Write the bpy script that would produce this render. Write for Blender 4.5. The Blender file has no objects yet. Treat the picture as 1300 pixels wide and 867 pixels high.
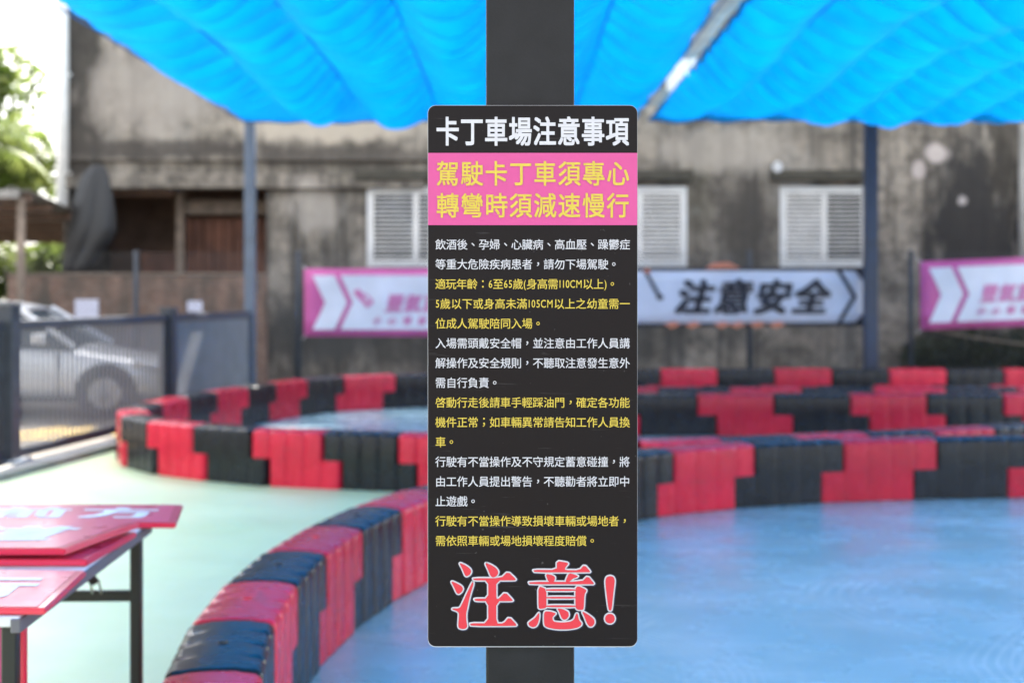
import bpy, bmesh, math, random
from mathutils import Vector, Matrix
from mathutils.geometry import tessellate_polygon
R = math.radians
rnd = random.Random(7)
C = bpy.context.scene.collection
SC = bpy.context.scene

# ------------------------------------------------------------------ camera, sky, sun, exposure
F, HY, HC = 1806.0, 372.0, 1.5          # focal length in photo pixels, horizon row, eye height
cam = bpy.data.cameras.new('camera'); camo = bpy.data.objects.new('camera', cam); C.objects.link(camo)
camo.location = (0, 0, HC); camo.rotation_euler = (R(90), 0, 0)
cam.sensor_width = 36; cam.lens = 36 * F / 1300
cam.shift_y = (HY - 433.5) / 1300
cam.clip_start = 0.05; cam.clip_end = 5000
cam.dof.use_dof = True; cam.dof.focus_distance = 2.372; cam.dof.aperture_fstop = 3.6
SC.camera = camo
W = bpy.data.worlds.new('World'); SC.world = W; W.use_nodes = True
SUN_EL, SUN_AZ = 50, 12                 # azimuth: degrees from +Y towards +X
sky = W.node_tree.nodes.new('ShaderNodeTexSky'); sky.sky_type = 'NISHITA'; sky.sun_disc = False
sky.sun_elevation = R(SUN_EL); sky.sun_rotation = R(SUN_AZ)
sky.air_density = 1.0; sky.dust_density = 5.0; sky.ozone_density = 1.0
bg = W.node_tree.nodes['Background']; bg.inputs[1].default_value = 0.15
hz = W.node_tree.nodes.new('ShaderNodeHueSaturation'); hz.inputs['Saturation'].default_value = .26   # hazy, whitish sky
W.node_tree.links.new(sky.outputs[0], hz.inputs['Color']); W.node_tree.links.new(hz.outputs[0], bg.inputs[0])
sl = bpy.data.lights.new('sun', 'SUN'); sl.energy = 4.5; sl.angle = R(0.53); sl.color = (1, .95, .87)
so = bpy.data.objects.new('sun', sl); C.objects.link(so)
sd = Vector((math.sin(R(SUN_AZ)) * math.cos(R(SUN_EL)), math.cos(R(SUN_AZ)) * math.cos(R(SUN_EL)), math.sin(R(SUN_EL))))
so.rotation_euler = (-sd).to_track_quat('-Z', 'Y').to_euler(); so.location = sd * 60
SC.view_settings.view_transform = 'Standard'; SC.view_settings.look = 'None'
SC.view_settings.exposure = 2.62; SC.view_settings.gamma = 1
SC.cycles.max_bounces = 8; SC.cycles.use_denoising = True
SC.cycles.sample_clamp_indirect = 6

# ------------------------------------------------------------------ helpers
def P(px, py, d):                       # photo pixel at distance d -> point
    return Vector(((px - 650) / F * d, d, HC + (HY - py) / F * d))
def G(px, py):                          # photo pixel -> point on the ground
    return P(px, py, HC * F / (py - HY))
def lin(c):
    return tuple(((v / 255) / 12.92 if v / 255 <= .04045 else ((v / 255 + .055) / 1.055) ** 2.4) for v in c) + (1,)

class MB:
    def __init__(s): s.bm = bmesh.new()
    def quad(s, a, b, c, d, mi=0):
        f = s.bm.faces.new([s.bm.verts.new(v) for v in (a, b, c, d)]); f.material_index = mi; return f
    def ngon(s, pts, mi=0):
        f = s.bm.faces.new([s.bm.verts.new(v) for v in pts]); f.material_index = mi; return f
    def box(s, lo, hi, bev=0, mi=0, mat=None, seg=1):
        lo, hi = Vector(lo), Vector(hi)
        m = Matrix.Translation((lo + hi) / 2) @ Matrix.Diagonal((*[max(abs(x), 1e-5) for x in (hi - lo)], 1))
        if mat is not None: m = mat @ m
        r = bmesh.ops.create_cube(s.bm, size=1, matrix=m); vs = r['verts']
        es = {e for v in vs for e in v.link_edges}
        for f in {f for v in vs for f in v.link_faces}: f.material_index = mi
        if bev: 
            rr = bmesh.ops.bevel(s.bm, geom=list(es), offset=bev, segments=seg, profile=.5, affect='EDGES')
            for f in rr['faces']: f.material_index = mi
        return s
    def cyl(s, a, b, r, r2=None, n=12, mi=0, cap=True):
        a, b = Vector(a), Vector(b); r2 = r if r2 is None else r2
        q = (b - a).to_track_quat('Z', 'Y'); A = []; B = []
        for i in range(n):
            t = 2 * math.pi * i / n; o = Vector((math.cos(t), math.sin(t), 0))
            A.append(s.bm.verts.new(a + q @ (o * r))); B.append(s.bm.verts.new(b + q @ (o * r2)))
        for i in range(n):
            f = s.bm.faces.new((A[i], A[(i + 1) % n], B[(i + 1) % n], B[i])); f.material_index = mi; f.smooth = n > 6
        if cap:
            f = s.bm.faces.new(A[::-1]); f.material_index = mi; f = s.bm.faces.new(B); f.material_index = mi
        return s
    def tube(s, pts, r, n=8, mi=0):
        for a, b in zip(pts[:-1], pts[1:]): s.cyl(a, b, r, n=n, mi=mi)
        return s
    def prism(s, pts, a, b, bev=0, mi=0):          # pts: list of points, extruded from offset a to offset b
        a, b = Vector(a), Vector(b)
        A = [s.bm.verts.new(Vector(p) + a) for p in pts]; B = [s.bm.verts.new(Vector(p) + b) for p in pts]
        n = len(pts); fs = [s.bm.faces.new(A[::-1]), s.bm.faces.new(B)]
        for i in range(n): fs.append(s.bm.faces.new((A[i], A[(i + 1) % n], B[(i + 1) % n], B[i])))
        for f in fs: f.material_index = mi
        return s
    def build(s, name, mats, parent=None, loc=(0, 0, 0), rz=0, smooth=False, recalc=True):
        if recalc: bmesh.ops.recalc_face_normals(s.bm, faces=s.bm.faces)
        me = bpy.data.meshes.new(name); s.bm.to_mesh(me); s.bm.free()
        for m in (mats if isinstance(mats, (list, tuple)) else [mats]): me.materials.append(m)
        if smooth:
            for p in me.polygons: p.use_smooth = True
        o = bpy.data.objects.new(name, me); C.objects.link(o); o.location = loc; o.rotation_euler = (0, 0, rz)
        if parent: o.parent = parent
        return o

def tag(o, label=None, cat=None, group=None, kind=None):
    if label: o['label'] = label
    if cat: o['category'] = cat
    if group: o['group'] = group
    if kind: o['kind'] = kind
    return o
def thing(name, label, cat, loc=(0, 0, 0), rz=0, group=None):
    o = bpy.data.objects.new(name, None); C.objects.link(o); o.location = loc; o.rotation_euler = (0, 0, rz)
    o.empty_display_size = .1
    return tag(o, label, cat, group)
def copy_tree(o, parent=None):
    c = o.copy(); C.objects.link(c)
    if parent: c.parent = parent
    for ch in list(o.children): copy_tree(ch, c)
    return c

# ------------------------------------------------------------------ materials
def mat(name, col, rough=.5, metal=0, spec=.5, noise=0, nscale=8, bump=0, bscale=60, coat=0):
    m = bpy.data.materials.new(name); m.use_nodes = True; nt = m.node_tree; b = nt.nodes['Principled BSDF']
    b.inputs['Base Color'].default_value = (*col[:3], 1); b.inputs['Roughness'].default_value = rough
    b.inputs['Metallic'].default_value = metal; b.inputs['Specular IOR Level'].default_value = spec
    b.inputs['Coat Weight'].default_value = coat
    if noise or bump: tc = nt.nodes.new('ShaderNodeTexCoord')
    if noise:
        n = nt.nodes.new('ShaderNodeTexNoise'); n.inputs['Scale'].default_value = nscale; n.inputs['Detail'].default_value = 6
        nt.links.new(tc.outputs['Object'], n.inputs['Vector'])
        mx = nt.nodes.new('ShaderNodeMix'); mx.data_type = 'RGBA'
        mr = nt.nodes.new('ShaderNodeMapRange'); mr.inputs[1].default_value = .3; mr.inputs[2].default_value = .7
        nt.links.new(n.outputs[0], mr.inputs[0]); nt.links.new(mr.outputs[0], mx.inputs[0])
        mx.inputs[6].default_value = (*[c * (1 - noise) for c in col[:3]], 1)
        mx.inputs[7].default_value = (*[min(1, c * (1 + noise)) for c in col[:3]], 1)
        nt.links.new(mx.outputs[2], b.inputs['Base Color'])
        m2 = nt.nodes.new('ShaderNodeMapRange'); m2.inputs[3].default_value = max(0, rough - .1); m2.inputs[4].default_value = min(1, rough + .12)
        nt.links.new(n.outputs[0], m2.inputs[0]); nt.links.new(m2.outputs[0], b.inputs['Roughness'])
    if bump:
        n2 = nt.nodes.new('ShaderNodeTexNoise'); n2.inputs['Scale'].default_value = bscale; n2.inputs['Detail'].default_value = 5
        nt.links.new(tc.outputs['Object'], n2.inputs['Vector'])
        bp = nt.nodes.new('ShaderNodeBump'); bp.inputs['Strength'].default_value = bump; bp.inputs['Distance'].default_value = .02
        nt.links.new(n2.outputs[0], bp.inputs['Height']); nt.links.new(bp.outputs[0], b.inputs['Normal'])
    return m

def N(nt, typ, **kw):
    n = nt.nodes.new('ShaderNode' + typ)
    for k, v in kw.items(): setattr(n, k, v)
    return n
def noise(nt, vec, scale, detail=5, rough=.55, dist=0):
    n = N(nt, 'TexNoise'); n.inputs['Scale'].default_value = scale; n.inputs['Detail'].default_value = detail
    n.inputs['Roughness'].default_value = rough; n.inputs['Distortion'].default_value = dist
    nt.links.new(vec, n.inputs['Vector']); return n.outputs[0]
def rng(nt, v, a, b, c=0, d=1):
    n = N(nt, 'MapRange'); n.inputs[1].default_value = a; n.inputs[2].default_value = b; n.inputs[3].default_value = c; n.inputs[4].default_value = d
    nt.links.new(v, n.inputs[0]); return n.outputs[0]
def mix(nt, f, a, b):
    n = N(nt, 'Mix', data_type='RGBA')
    if isinstance(f, (int, float)): n.inputs[0].default_value = f
    else: nt.links.new(f, n.inputs[0])
    for i, v in ((6, a), (7, b)):
        if isinstance(v, tuple): n.inputs[i].default_value = (*v[:3], 1)
        else: nt.links.new(v, n.inputs[i])
    return n.outputs[2]
def mapping(nt, vec, scale=(1, 1, 1), loc=(0, 0, 0)):
    n = N(nt, 'Mapping'); n.inputs['Scale'].default_value = scale; n.inputs['Location'].default_value = loc
    nt.links.new(vec, n.inputs['Vector']); return n.outputs[0]
def math_(nt, op, a, b=None):
    n = N(nt, 'Math', operation=op)
    for i, v in enumerate((a, b)):
        if v is None: continue
        if isinstance(v, (int, float)): n.inputs[i].default_value = v
        else: nt.links.new(v, n.inputs[i])
    return n.outputs[0]

M = {}
M['steel'] = mat('steel_paint', (.010, .0098, .011), .5, spec=.26, noise=.3, nscale=20, bump=.05, bscale=200)
M['steel_navy'] = mat('navy_steel', (.03, .045, .08), .4, noise=.2, nscale=6)
M['steel_blue'] = mat('grey_blue_steel', (.12, .15, .19), .4, noise=.15, nscale=6)
M['gate'] = mat('gate_paint', (.035, .042, .055), .4, noise=.2, nscale=9)
M['bars'] = mat('bar_paint', (.15, .155, .17), .4)
M['red_plastic'] = mat('red_plastic', (.64, .013, .042), .26, spec=.35, noise=.14, nscale=5, bump=.08, bscale=30)
M['black_plastic'] = mat('black_plastic', (.008, .010, .014), .25, spec=.35, noise=.35, nscale=5, bump=.08, bscale=30)
for nm, dirt in (('red_plastic', (.30, .05, .06)), ('black_plastic', (.03, .03, .032))):
    nt = M[nm].node_tree; p_ = nt.nodes['Principled BSDF']; src = p_.inputs['Base Color'].links[0].from_socket
    o_ = N(nt, 'TexCoord').outputs['Object']
    oi_ = N(nt, 'ObjectInfo').outputs['Random']; cb_ = N(nt, 'CombineXYZ'); nt.links.new(math_(nt, 'MULTIPLY', oi_, 40), cb_.inputs[0])
    ad_ = N(nt, 'VectorMath', operation='ADD'); nt.links.new(mapping(nt, o_, (1.2, 3, 9)), ad_.inputs[0]); nt.links.new(cb_.outputs[0], ad_.inputs[1])
    c_ = mix(nt, rng(nt, noise(nt, ad_.outputs[0], 3.5, 7, .7), .58, .72, 0, .7), src, dirt)
    hs_ = N(nt, 'HueSaturation'); nt.links.new(c_, hs_.inputs['Color']); nt.links.new(rng(nt, oi_, 0, 1, .82, 1.15), hs_.inputs['Value']); nt.links.new(hs_.outputs[0], p_.inputs['Base Color'])
M['board_white'] = mat('white_foam_edge', (.5, .5, .52), .6)
M['white_ink'] = mat('white_print', (.49, .48, .515), .5, noise=.05, nscale=90)
M['yellow_ink'] = mat('yellow_print', (.52, .385, .04), .5, noise=.05, nscale=90)
M['pink_ink'] = mat('pink_print', (.50, .052, .215), .5, noise=.03, nscale=30)
M['red_ink'] = mat('red_print', (.55, .019, .034), .5)
M['navy_ink'] = mat('navy_print', (.012, .018, .05), .5)
M['white_paint'] = mat('white_paint', (.78, .78, .76), .45, noise=.08, nscale=5)
M['slat'] = mat('slat_paint', (.82, .80, .76), .5, noise=.12, nscale=4)
M['banner_white'] = mat('banner_white', (.66, .68, .76), .5, noise=.06, nscale=3)
M['banner_pink'] = mat('banner_pink', (.55, .10, .31), .5, noise=.08, nscale=3)
M['banner_text'] = mat('banner_pink_print', (.60, .20, .40), .5)
M['banner_black'] = mat('banner_black', (.02, .02, .03), .5)
M['banner_orange'] = mat('banner_orange', (.65, .22, .12), .5)
M['board_red'] = mat('sign_board_red', (.68, .022, .07), .32, coat=.3)
M['board_face'] = mat('sign_board_face', (.74, .055, .13), .30, noise=.05, nscale=10, coat=.08)
M['table_top'] = mat('table_top', (.62, .62, .65), .35, noise=.06, nscale=20)
M['table_edge'] = mat('table_edge', (.12, .115, .135), .5)
M['table_leg'] = mat('table_leg', (.008, .008, .009), .4)
M['chrome'] = mat('spring_steel', (.5, .5, .5), .3, metal=1)
M['wood'] = mat('old_wood', (.22, .17, .13), .8, noise=.3, nscale=7)
M['tin'] = mat('tin_roof', (.28, .27, .25), .55, noise=.2, nscale=3)
M['dark_timber'] = mat('dark_timber', (.17, .11, .08), .8, noise=.3, nscale=3)
M['rust_brown'] = mat('brown_boards', (.17, .075, .048), .8, noise=.4, nscale=2.5)
M['tarp_black'] = mat('black_tarp', (.012, .0125, .014), .42, noise=.3, nscale=5)
M['wire'] = mat('galvanised_wire', (.07, .07, .07), .5, metal=.3)
M['car_paint'] = mat('silver_paint', (.66, .67, .69), .3, metal=.35, coat=.6)
M['tyre'] = mat('tyre', (.015, .015, .016), .7)
M['alloy'] = mat('alloy', (.35, .36, .38), .3, metal=.7)
M['glass_dark'] = mat('dark_glass', (.03, .04, .05), .06, spec=.8)
M['trim'] = mat('black_trim', (.02, .02, .02), .5)
M['lamp_glass'] = mat('headlight_glass', (.6, .6, .62), .1, coat=.8)
M['kerb'] = mat('kerb_concrete', (.26, .25, .23), .8, noise=.2, nscale=4, bump=.2)
M['yellow_line'] = mat('yellow_line', (.55, .36, .05), .7, noise=.25, nscale=6)
M['paper'] = mat('paper', (.70, .70, .82), .7)
M['lamp_white'] = mat('lamp_housing', (.7, .7, .7), .4)
M['rope'] = mat('blue_rope', (.0, .10, .26), .7)
M['beam_grey'] = mat('galvanised_beam', (.30, .31, .32), .45, metal=.2, noise=.15, nscale=5)
M['bark'] = mat('bark', (.13, .10, .07), .9, noise=.3, nscale=9)

def leaf_mat(name, a, b):
    m = bpy.data.materials.new(name); m.use_nodes = True; nt = m.node_tree
    p = nt.nodes['Principled BSDF']; out = nt.nodes['Material Output']
    oi = N(nt, 'TexCoord'); f = rng(nt, noise(nt, oi.outputs['Object'], 1.6, 3), .35, .65)
    c = mix(nt, f, a, b); nt.links.new(c, p.inputs['Base Color']); p.inputs['Roughness'].default_value = .5
    t = N(nt, 'BsdfTranslucent'); nt.links.new(c, t.inputs[0])
    ms = N(nt, 'MixShader'); ms.inputs[0].default_value = .45
    nt.links.new(p.outputs[0], ms.inputs[1]); nt.links.new(t.outputs[0], ms.inputs[2]); nt.links.new(ms.outputs[0], out.inputs[0])
    return m
M['leaf'] = leaf_mat('leaf', (.08, .13, .02), (.16, .19, .05))
M['leaf2'] = leaf_mat('leaf_dark', (.035, .075, .02), (.07, .12, .03))
M['leaf3'] = leaf_mat('leaf_shrub', (.02, .03, .015), (.035, .05, .02))

# blue shade net: lets light through
def canopy_mat():
    m = bpy.data.materials.new('blue_shade_net'); m.use_nodes = True; nt = m.node_tree
    p = nt.nodes['Principled BSDF']; out = nt.nodes['Material Output']
    tc = N(nt, 'TexCoord')
    f = rng(nt, noise(nt, tc.outputs['Object'], 3, 5), .3, .7)
    c = mix(nt, f, (.0, .32, .57), (.0, .385, .65))
    nt.links.new(c, p.inputs['Base Color']); p.inputs['Roughness'].default_value = .6; p.inputs['Specular IOR Level'].default_value = .2
    t = N(nt, 'BsdfTranslucent'); nt.links.new(c, t.inputs[0])
    ms = N(nt, 'MixShader'); ms.inputs[0].default_value = .5
    nt.links.new(p.outputs[0], ms.inputs[1]); nt.links.new(t.outputs[0], ms.inputs[2]); nt.links.new(ms.outputs[0], out.inputs[0])
    return m
M['canopy'] = canopy_mat()

def wall_mat(name, patches=(), darks=(), base=((.19, .165, .135), (.43, .38, .315))):
    m = bpy.data.materials.new(name); m.use_nodes = True; nt = m.node_tree; b = nt.nodes['Principled BSDF']
    o = N(nt, 'TexCoord').outputs['Object']
    big = rng(nt, noise(nt, o, .55, 6, .6), .35, .68)
    c = mix(nt, big, base[0], base[1])
    # vertical streaks of dirt
    st = noise(nt, mapping(nt, o, (2.6, 1, .16)), 1.3, 7, .65)
    stf = rng(nt, st, .48, .66, 0, .92)
    c = mix(nt, stf, c, (.055, .052, .048))
    st2 = rng(nt, noise(nt, mapping(nt, o, (6, 1, .3), (3, 0, 7)), 1.2, 8, .7), .52, .7, 0, .75)
    c = mix(nt, st2, c, (.05, .046, .042))
    fine = rng(nt, noise(nt, o, 7, 8, .7), .45, .75, 0, .55)
    c = mix(nt, fine, c, (.10, .095, .085))
    mot = rng(nt, noise(nt, mapping(nt, o, (1, 1, 1.2), (9, 1, 4)), 2.4, 9, .72), .45, .62, 0, .75)
    c = mix(nt, mot, c, (.065, .058, .05))
    pal = rng(nt, noise(nt, mapping(nt, o, (1, 1, .6), (5, 2, 8)), 1.1, 6, .6), .56, .74, 0, .6)
    c = mix(nt, pal, c, (.50, .47, .42))
    moss = rng(nt, noise(nt, mapping(nt, o, (1, 1, .5), (15, 3, 1)), .7, 6), .62, .75, 0, .5)
    c = mix(nt, moss, c, (.045, .05, .025))
    def spot(c, ctr, size, col, amt):
        v = N(nt, 'VectorMath', operation='SUBTRACT'); nt.links.new(o, v.inputs[0]); v.inputs[1].default_value = ctr
        v2 = N(nt, 'VectorMath', operation='DIVIDE'); nt.links.new(v.outputs[0], v2.inputs[0]); v2.inputs[1].default_value = (size[0], 50, size[1])
        l = N(nt, 'VectorMath', operation='LENGTH'); nt.links.new(v2.outputs[0], l.inputs[0])
        w = noise(nt, mapping(nt, o, (2.2, 2.2, .9)), 1.6, 6, .65)
        s = math_(nt, 'ADD', l.outputs['Value'], math_(nt, 'MULTIPLY', math_(nt, 'SUBTRACT', w, .5), 1.6))
        return mix(nt, rng(nt, s, 1.0, .55, 0, amt), c, col)
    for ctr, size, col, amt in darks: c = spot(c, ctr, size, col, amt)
    for ctr, size, col, amt in patches: c = spot(c, ctr, size, col, amt)
    nt.links.new(c, b.inputs['Base Color']); b.inputs['Roughness'].default_value = .9; b.inputs['Specular IOR Level'].default_value = .2
    bp = N(nt, 'Bump'); bp.inputs['Strength'].default_value = .5; bp.inputs['Distance'].default_value = .03
    nt.links.new(noise(nt, o, 9, 8, .7), bp.inputs['Height']); nt.links.new(bp.outputs[0], b.inputs['Normal'])
    return m

# painted track floor with tyre scuffs
def floor_mat(name, a, b_, scuff, rough, amt, bigmix=.5, rings=((1.3, 6.0, 1.0, .3), (2.5, 6.9, .9, .25), (3.4, 5.4, 1.3, .4), (.9, 4.6, .8, .3), (2.1, 8.6, 1.1, .25), (-.2, 5.6, 1.0, .25), (.2, 13.6, 1.4, .4), (-1.6, 14.4, 1.2, .3), (4.6, 8.0, 1.5, .4), (1.7, 5.2, 1.7, .2))):
    m = bpy.data.materials.new(name); m.use_nodes = True; nt = m.node_tree; b = nt.nodes['Principled BSDF']
    o = N(nt, 'TexCoord').outputs['Object']
    c = mix(nt, rng(nt, noise(nt, o, .8, 6, .6), .35, .65), a, b_)
    tot = None
    nz = N(nt, 'TexNoise'); nz.inputs['Scale'].default_value = .8; nt.links.new(o, nz.inputs['Vector'])
    for k, (cx, cy, r0, wd) in enumerate(rings):                       # tyre scuffs: bundles of thin arcs
        v = N(nt, 'VectorMath', operation='MULTIPLY_ADD'); nt.links.new(nz.outputs[1], v.inputs[0]); v.inputs[1].default_value = (.22, .22, 0); nt.links.new(o, v.inputs[2])
        sb = N(nt, 'VectorMath', operation='DISTANCE'); nt.links.new(v.outputs[0], sb.inputs[0]); sb.inputs[1].default_value = (cx + .11, cy + .11, 0)
        d = sb.outputs['Value']
        band = rng(nt, math_(nt, 'ABSOLUTE', math_(nt, 'SUBTRACT', d, r0)), wd, wd * .4)
        ln = rng(nt, math_(nt, 'SINE', math_(nt, 'MULTIPLY', d, 95 + 13 * k)), .1, .95)
        msk = rng(nt, noise(nt, mapping(nt, o, (1, 1, 1), (k * 4, 9, 0)), 1.3, 5, .65), .42, .62)
        t = math_(nt, 'MULTIPLY', math_(nt, 'MULTIPLY', ln, msk), band); tot = t if tot is None else math_(nt, 'MAXIMUM', tot, t)
    c = mix(nt, math_(nt, 'MULTIPLY', tot, amt), c, scuff)
    haze = rng(nt, noise(nt, mapping(nt, o, (.7, 1.4, 1), (3, 5, 0)), 1.2, 7, .65), .5, .72, 0, bigmix)
    c = mix(nt, haze, c, scuff)
    nt.links.new(c, b.inputs['Base Color'])
    r = rng(nt, noise(nt, o, 2.3, 6, .6), .3, .7, rough - .08, rough + .12); nt.links.new(r, b.inputs['Roughness'])
    bp = N(nt, 'Bump'); bp.inputs['Strength'].default_value = .12; bp.inputs['Distance'].default_value = .01
    nt.links.new(noise(nt, o, 25, 6, .7), bp.inputs['Height']); nt.links.new(bp.outputs[0], b.inputs['Normal'])
    return m
M['blue_floor'] = floor_mat('blue_track_paint', (.28, .44, .47), (.33, .48, .51), (.68, .76, .78), .24, .5, .36)
M['green_floor'] = floor_mat('green_floor_paint', (.55, .67, .38), (.63, .73, .45), (.68, .74, .52), .45, .12, .3)
M['asphalt'] = mat('asphalt', (.10, .085, .07), .85, noise=.3, nscale=2, bump=.3, bscale=40)

# ------------------------------------------------------------------ ground and floors
b = MB(); b.quad((-600, -300, 0), (600, -300, 0), (600, 1500, 0), (-600, 1500, 0))
tag(b.build('ground', M['asphalt']), kind='structure')
# fence line on the left of the court
FA, FB = Vector((-4.275, 12.05, 0)), Vector((-3.42, 18.75, 0))
def fl(d): return FA.x + (FB.x - FA.x) * (d - FA.y) / (FB.y - FA.y)
b = MB(); b.ngon([(fl(-1) + .1, -1, .004), (9.5, -1, .004), (9.5, 21, .004), (fl(21) + .1, 21, .004)])
tag(b.build('track_floor', M['blue_floor']), kind='structure')

# barrier centre lines -------------------------------------------------
def catmull(pts, step=.05):
    P_ = [Vector(p) for p in pts]; P_ = [2 * P_[0] - P_[1]] + P_ + [2 * P_[-1] - P_[-2]]; out = []
    for i in range(1, len(P_) - 2):
        p0, p1, p2, p3 = P_[i - 1:i + 3]; n = max(2, int((p2 - p1).length / step))
        for k in range(n):
            t = k / n
            out.append(.5 * ((2 * p1) + (-p0 + p2) * t + (2 * p0 - 5 * p1 + 4 * p2 - p3) * t * t + (-p0 + 3 * p1 - 3 * p2 + p3) * t ** 3))
    out.append(P_[-2]); return out
def offset_path(p, o):
    r = []
    for i in range(len(p)):
        t = (p[min(i + 1, len(p) - 1)] - p[max(i - 1, 0)]).normalized(); r.append(p[i] + Vector((-t.y, t.x)) * o)
    return r
LINE_A = offset_path(catmull([(-.57, 3.0), (-.63, 3.45), (-.70, 4.0), (-.77, 4.7), (-.78, 5.4), (-.72, 6.1), (-.61, 6.7), (-.44, 7.35), (-.08, 8.1), (.38, 8.85), (.9, 9.42), (1.5, 9.85), (2.2, 10.12), (3.0, 10.3), (3.8, 10.4), (4.8, 10.4), (6.2, 10.2)]), .14)
LOOP = catmull([(8.8, 19.9), (5, 19.9), (2, 19.8), (.2, 19.4), (-1.16, 18.75), (-2.1, 18.2), (-2.55, 17.6), (-2.86, 16.85), (-3.08, 16.0), (-3.27, 15.3), (-3.42, 14.5), (-3.5, 13.7), (-3.45, 12.95), (-3.2, 12.25), (-2.85, 11.8), (-2.45, 11.47), (-1.9, 11.13), (-1, 10.85), (-.3, 10.66), (.3, 10.42), (.9, 10.24), (1.5, 10.38), (2.2, 10.64), (3, 10.95), (4.1, 11.5), (5.6, 12.3)])
LINE_C = [Vector((x * .1, 15.0)) for x in range(6, 80)]
LINE_C2 = [Vector((x * .1, 15.95)) for x in range(9, 82)]

# green floor: between the near row, the loop and the gate
ga = [p for p in LINE_A if p.y < 9.7]
gl = [p for p in LOOP if p.y < 13.5 and p.x < .9]
poly = [(-.55, -1)] + [tuple(p) for p in ga[::3]] + [tuple(p) for p in gl[::-1][::3]] + [(fl(13.5) + .32, 13.5), (fl(-1) + .32, -1)]
b = MB(); b.ngon([(x, y, .008) for x, y in poly])
bmesh.ops.triangulate(b.bm, faces=b.bm.faces)
tag(b.build('green_floor', M['green_floor']), kind='structure')
b = MB()
pts = [(fl(d) + .10, d) for d in (-1, 18.6)] + [(fl(d) + .34, d) for d in (18.6, -1)]
b.prism([(x, y, 0) for x, y in pts], (0, 0, .0), (0, 0, .07))
tag(b.build('kerb', M['kerb']), kind='structure')
b = MB()
b.quad((fl(9) - .45, 9, .004), (fl(9) - .33, 9, .004), (fl(19) - .33, 19, .004), (fl(19) - .45, 19, .004))
for i in range(5):
    x = -5.4 + i * .28; b.quad((x, 15.0, .004), (x + .14, 15.0, .004), (x + .5, 15.9, .004), (x + .36, 15.9, .004))
b.quad((-8.5, 14.6, .004), (-4.55, 14.6, .004), (-4.55, 14.75, .004), (-8.5, 14.75, .004))
tag(b.build('road_marking', M['yellow_line']), kind='structure')

# ------------------------------------------------------------------ barrier blocks
BH, BW = .43, .28
def block_mesh(name, L, s, m):
    bm = bmesh.new(); H2 = BH / 2
    def half(x0, z0, z1, top):
        nr = 4; ns = nr * 12; rings = []; rr = .03
        for i in range(ns + 1):
            u = i / ns; x = x0 + .004 + u * (L - .008)
            ph = (u * nr) % 1.0
            w = math.sin(math.pi * ph); fl_ = .0115 * (1 - min(1, w * 1.7)) ** 1.5     # narrow grooves between broad ribs
            end = min(i, ns - i); e = .010 if end == 0 else 0
            hw = BW / 2 - fl_ - e
            ring = [(hw, z0 + .0004)]
            if top:
                tz = z1 - fl_ * .35 - e; hz_ = z1
                for k in range(5):
                    a = k / 4 * math.pi / 2; ring.append((hw - rr + rr * math.cos(a), tz - rr + rr * math.sin(a)))
                ring.append((hw - rr - .02, z1 - e + .001)); ring.append((hw * .45, z1 - e + .006)); ring.append((0, z1 - e + .008))
            else: ring.append((hw, z1 - .0004)); ring.append((0, z1 - .0004))
            full = [(y, z) for y, z in ring] + [(-y, z) for y, z in ring[:-1][::-1]]
            rings.append([bm.verts.new((x, y, z)) for y, z in full])
        n = len(rings[0])
        for a, b_ in zip(rings[:-1], rings[1:]):
            for k in range(n):
                f = bm.faces.new((a[k], a[(k + 1) % n], b_[(k + 1) % n], b_[k])); f.smooth = True
        bm.faces.new(rings[0]); bm.faces.new(rings[-1][::-1])
    half(-L / 2 - s / 2, H2, BH, True); half(-L / 2 + s / 2, 0, H2, False)
    # moulded filler plug on the top
    c = bmesh.ops.create_cone(bm, cap_ends=True, segments=12, radius1=.018, radius2=.014, depth=.012, matrix=Matrix.Translation((-s / 2, 0, BH + .008)))
    bmesh.ops.recalc_face_normals(bm, faces=bm.faces)
    me = bpy.data.meshes.new(name); bm.to_mesh(me); bm.free(); me.materials.append(m); me.set_sharp_from_angle(angle=R(50)); return me
ORD = ['first', 'second', 'third', 'fourth', 'fifth', 'sixth', 'seventh', 'eighth', 'ninth', 'tenth', 'eleventh', 'twelfth', 'thirteenth', 'fourteenth', 'fifteenth', 'sixteenth']
BLOCKS = {}
def row(path, L, shift, first_red, stop=1e9, sstart=0):
    """blocks of length L laid end to end along a path; returns them and the arc length where the row ends"""
    s = .25 * L * shift; key = round(L, 3)
    for c in ('red', 'black'):
        if (c, key, shift) not in BLOCKS: BLOCKS[(c, key, shift)] = block_mesh('barrier_block', L, s, M[c + '_plastic'])
    arc = [0]
    for a, b_ in zip(path[:-1], path[1:]): arc.append(arc[-1] + (b_ - a).length)
    def at(u):
        for k in range(len(arc) - 1):
            if arc[k + 1] >= u: return path[k].lerp(path[k + 1], (u - arc[k]) / max(1e-9, arc[k + 1] - arc[k]))
        return path[-1]
    u = sstart; red = first_red; out = []
    while u + L <= min(arc[-1], stop) + .01:
        p, q = at(u), at(u + L); mid = (p + q) / 2; dr = (q - p).normalized(); col = 'red' if red else 'black'
        o = bpy.data.objects.new('barrier_block', BLOCKS[(col, key, shift)]); C.objects.link(o)
        o.location = (mid.x, mid.y, .009); o.rotation_euler = (0, 0, math.atan2(dr.y, dr.x) + rnd.uniform(-.012, .012))
        out.append((o, col, 650 + mid.x / mid.y * F, mid)); red = not red; u += L
    return out, u
def arc_at(path, test):                                              # arc length of the first path point that passes the test
    u = 0
    for a, b_ in zip(path[:-1], path[1:]):
        if test(a): return u
        u += (b_ - a).length
    return u
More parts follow.
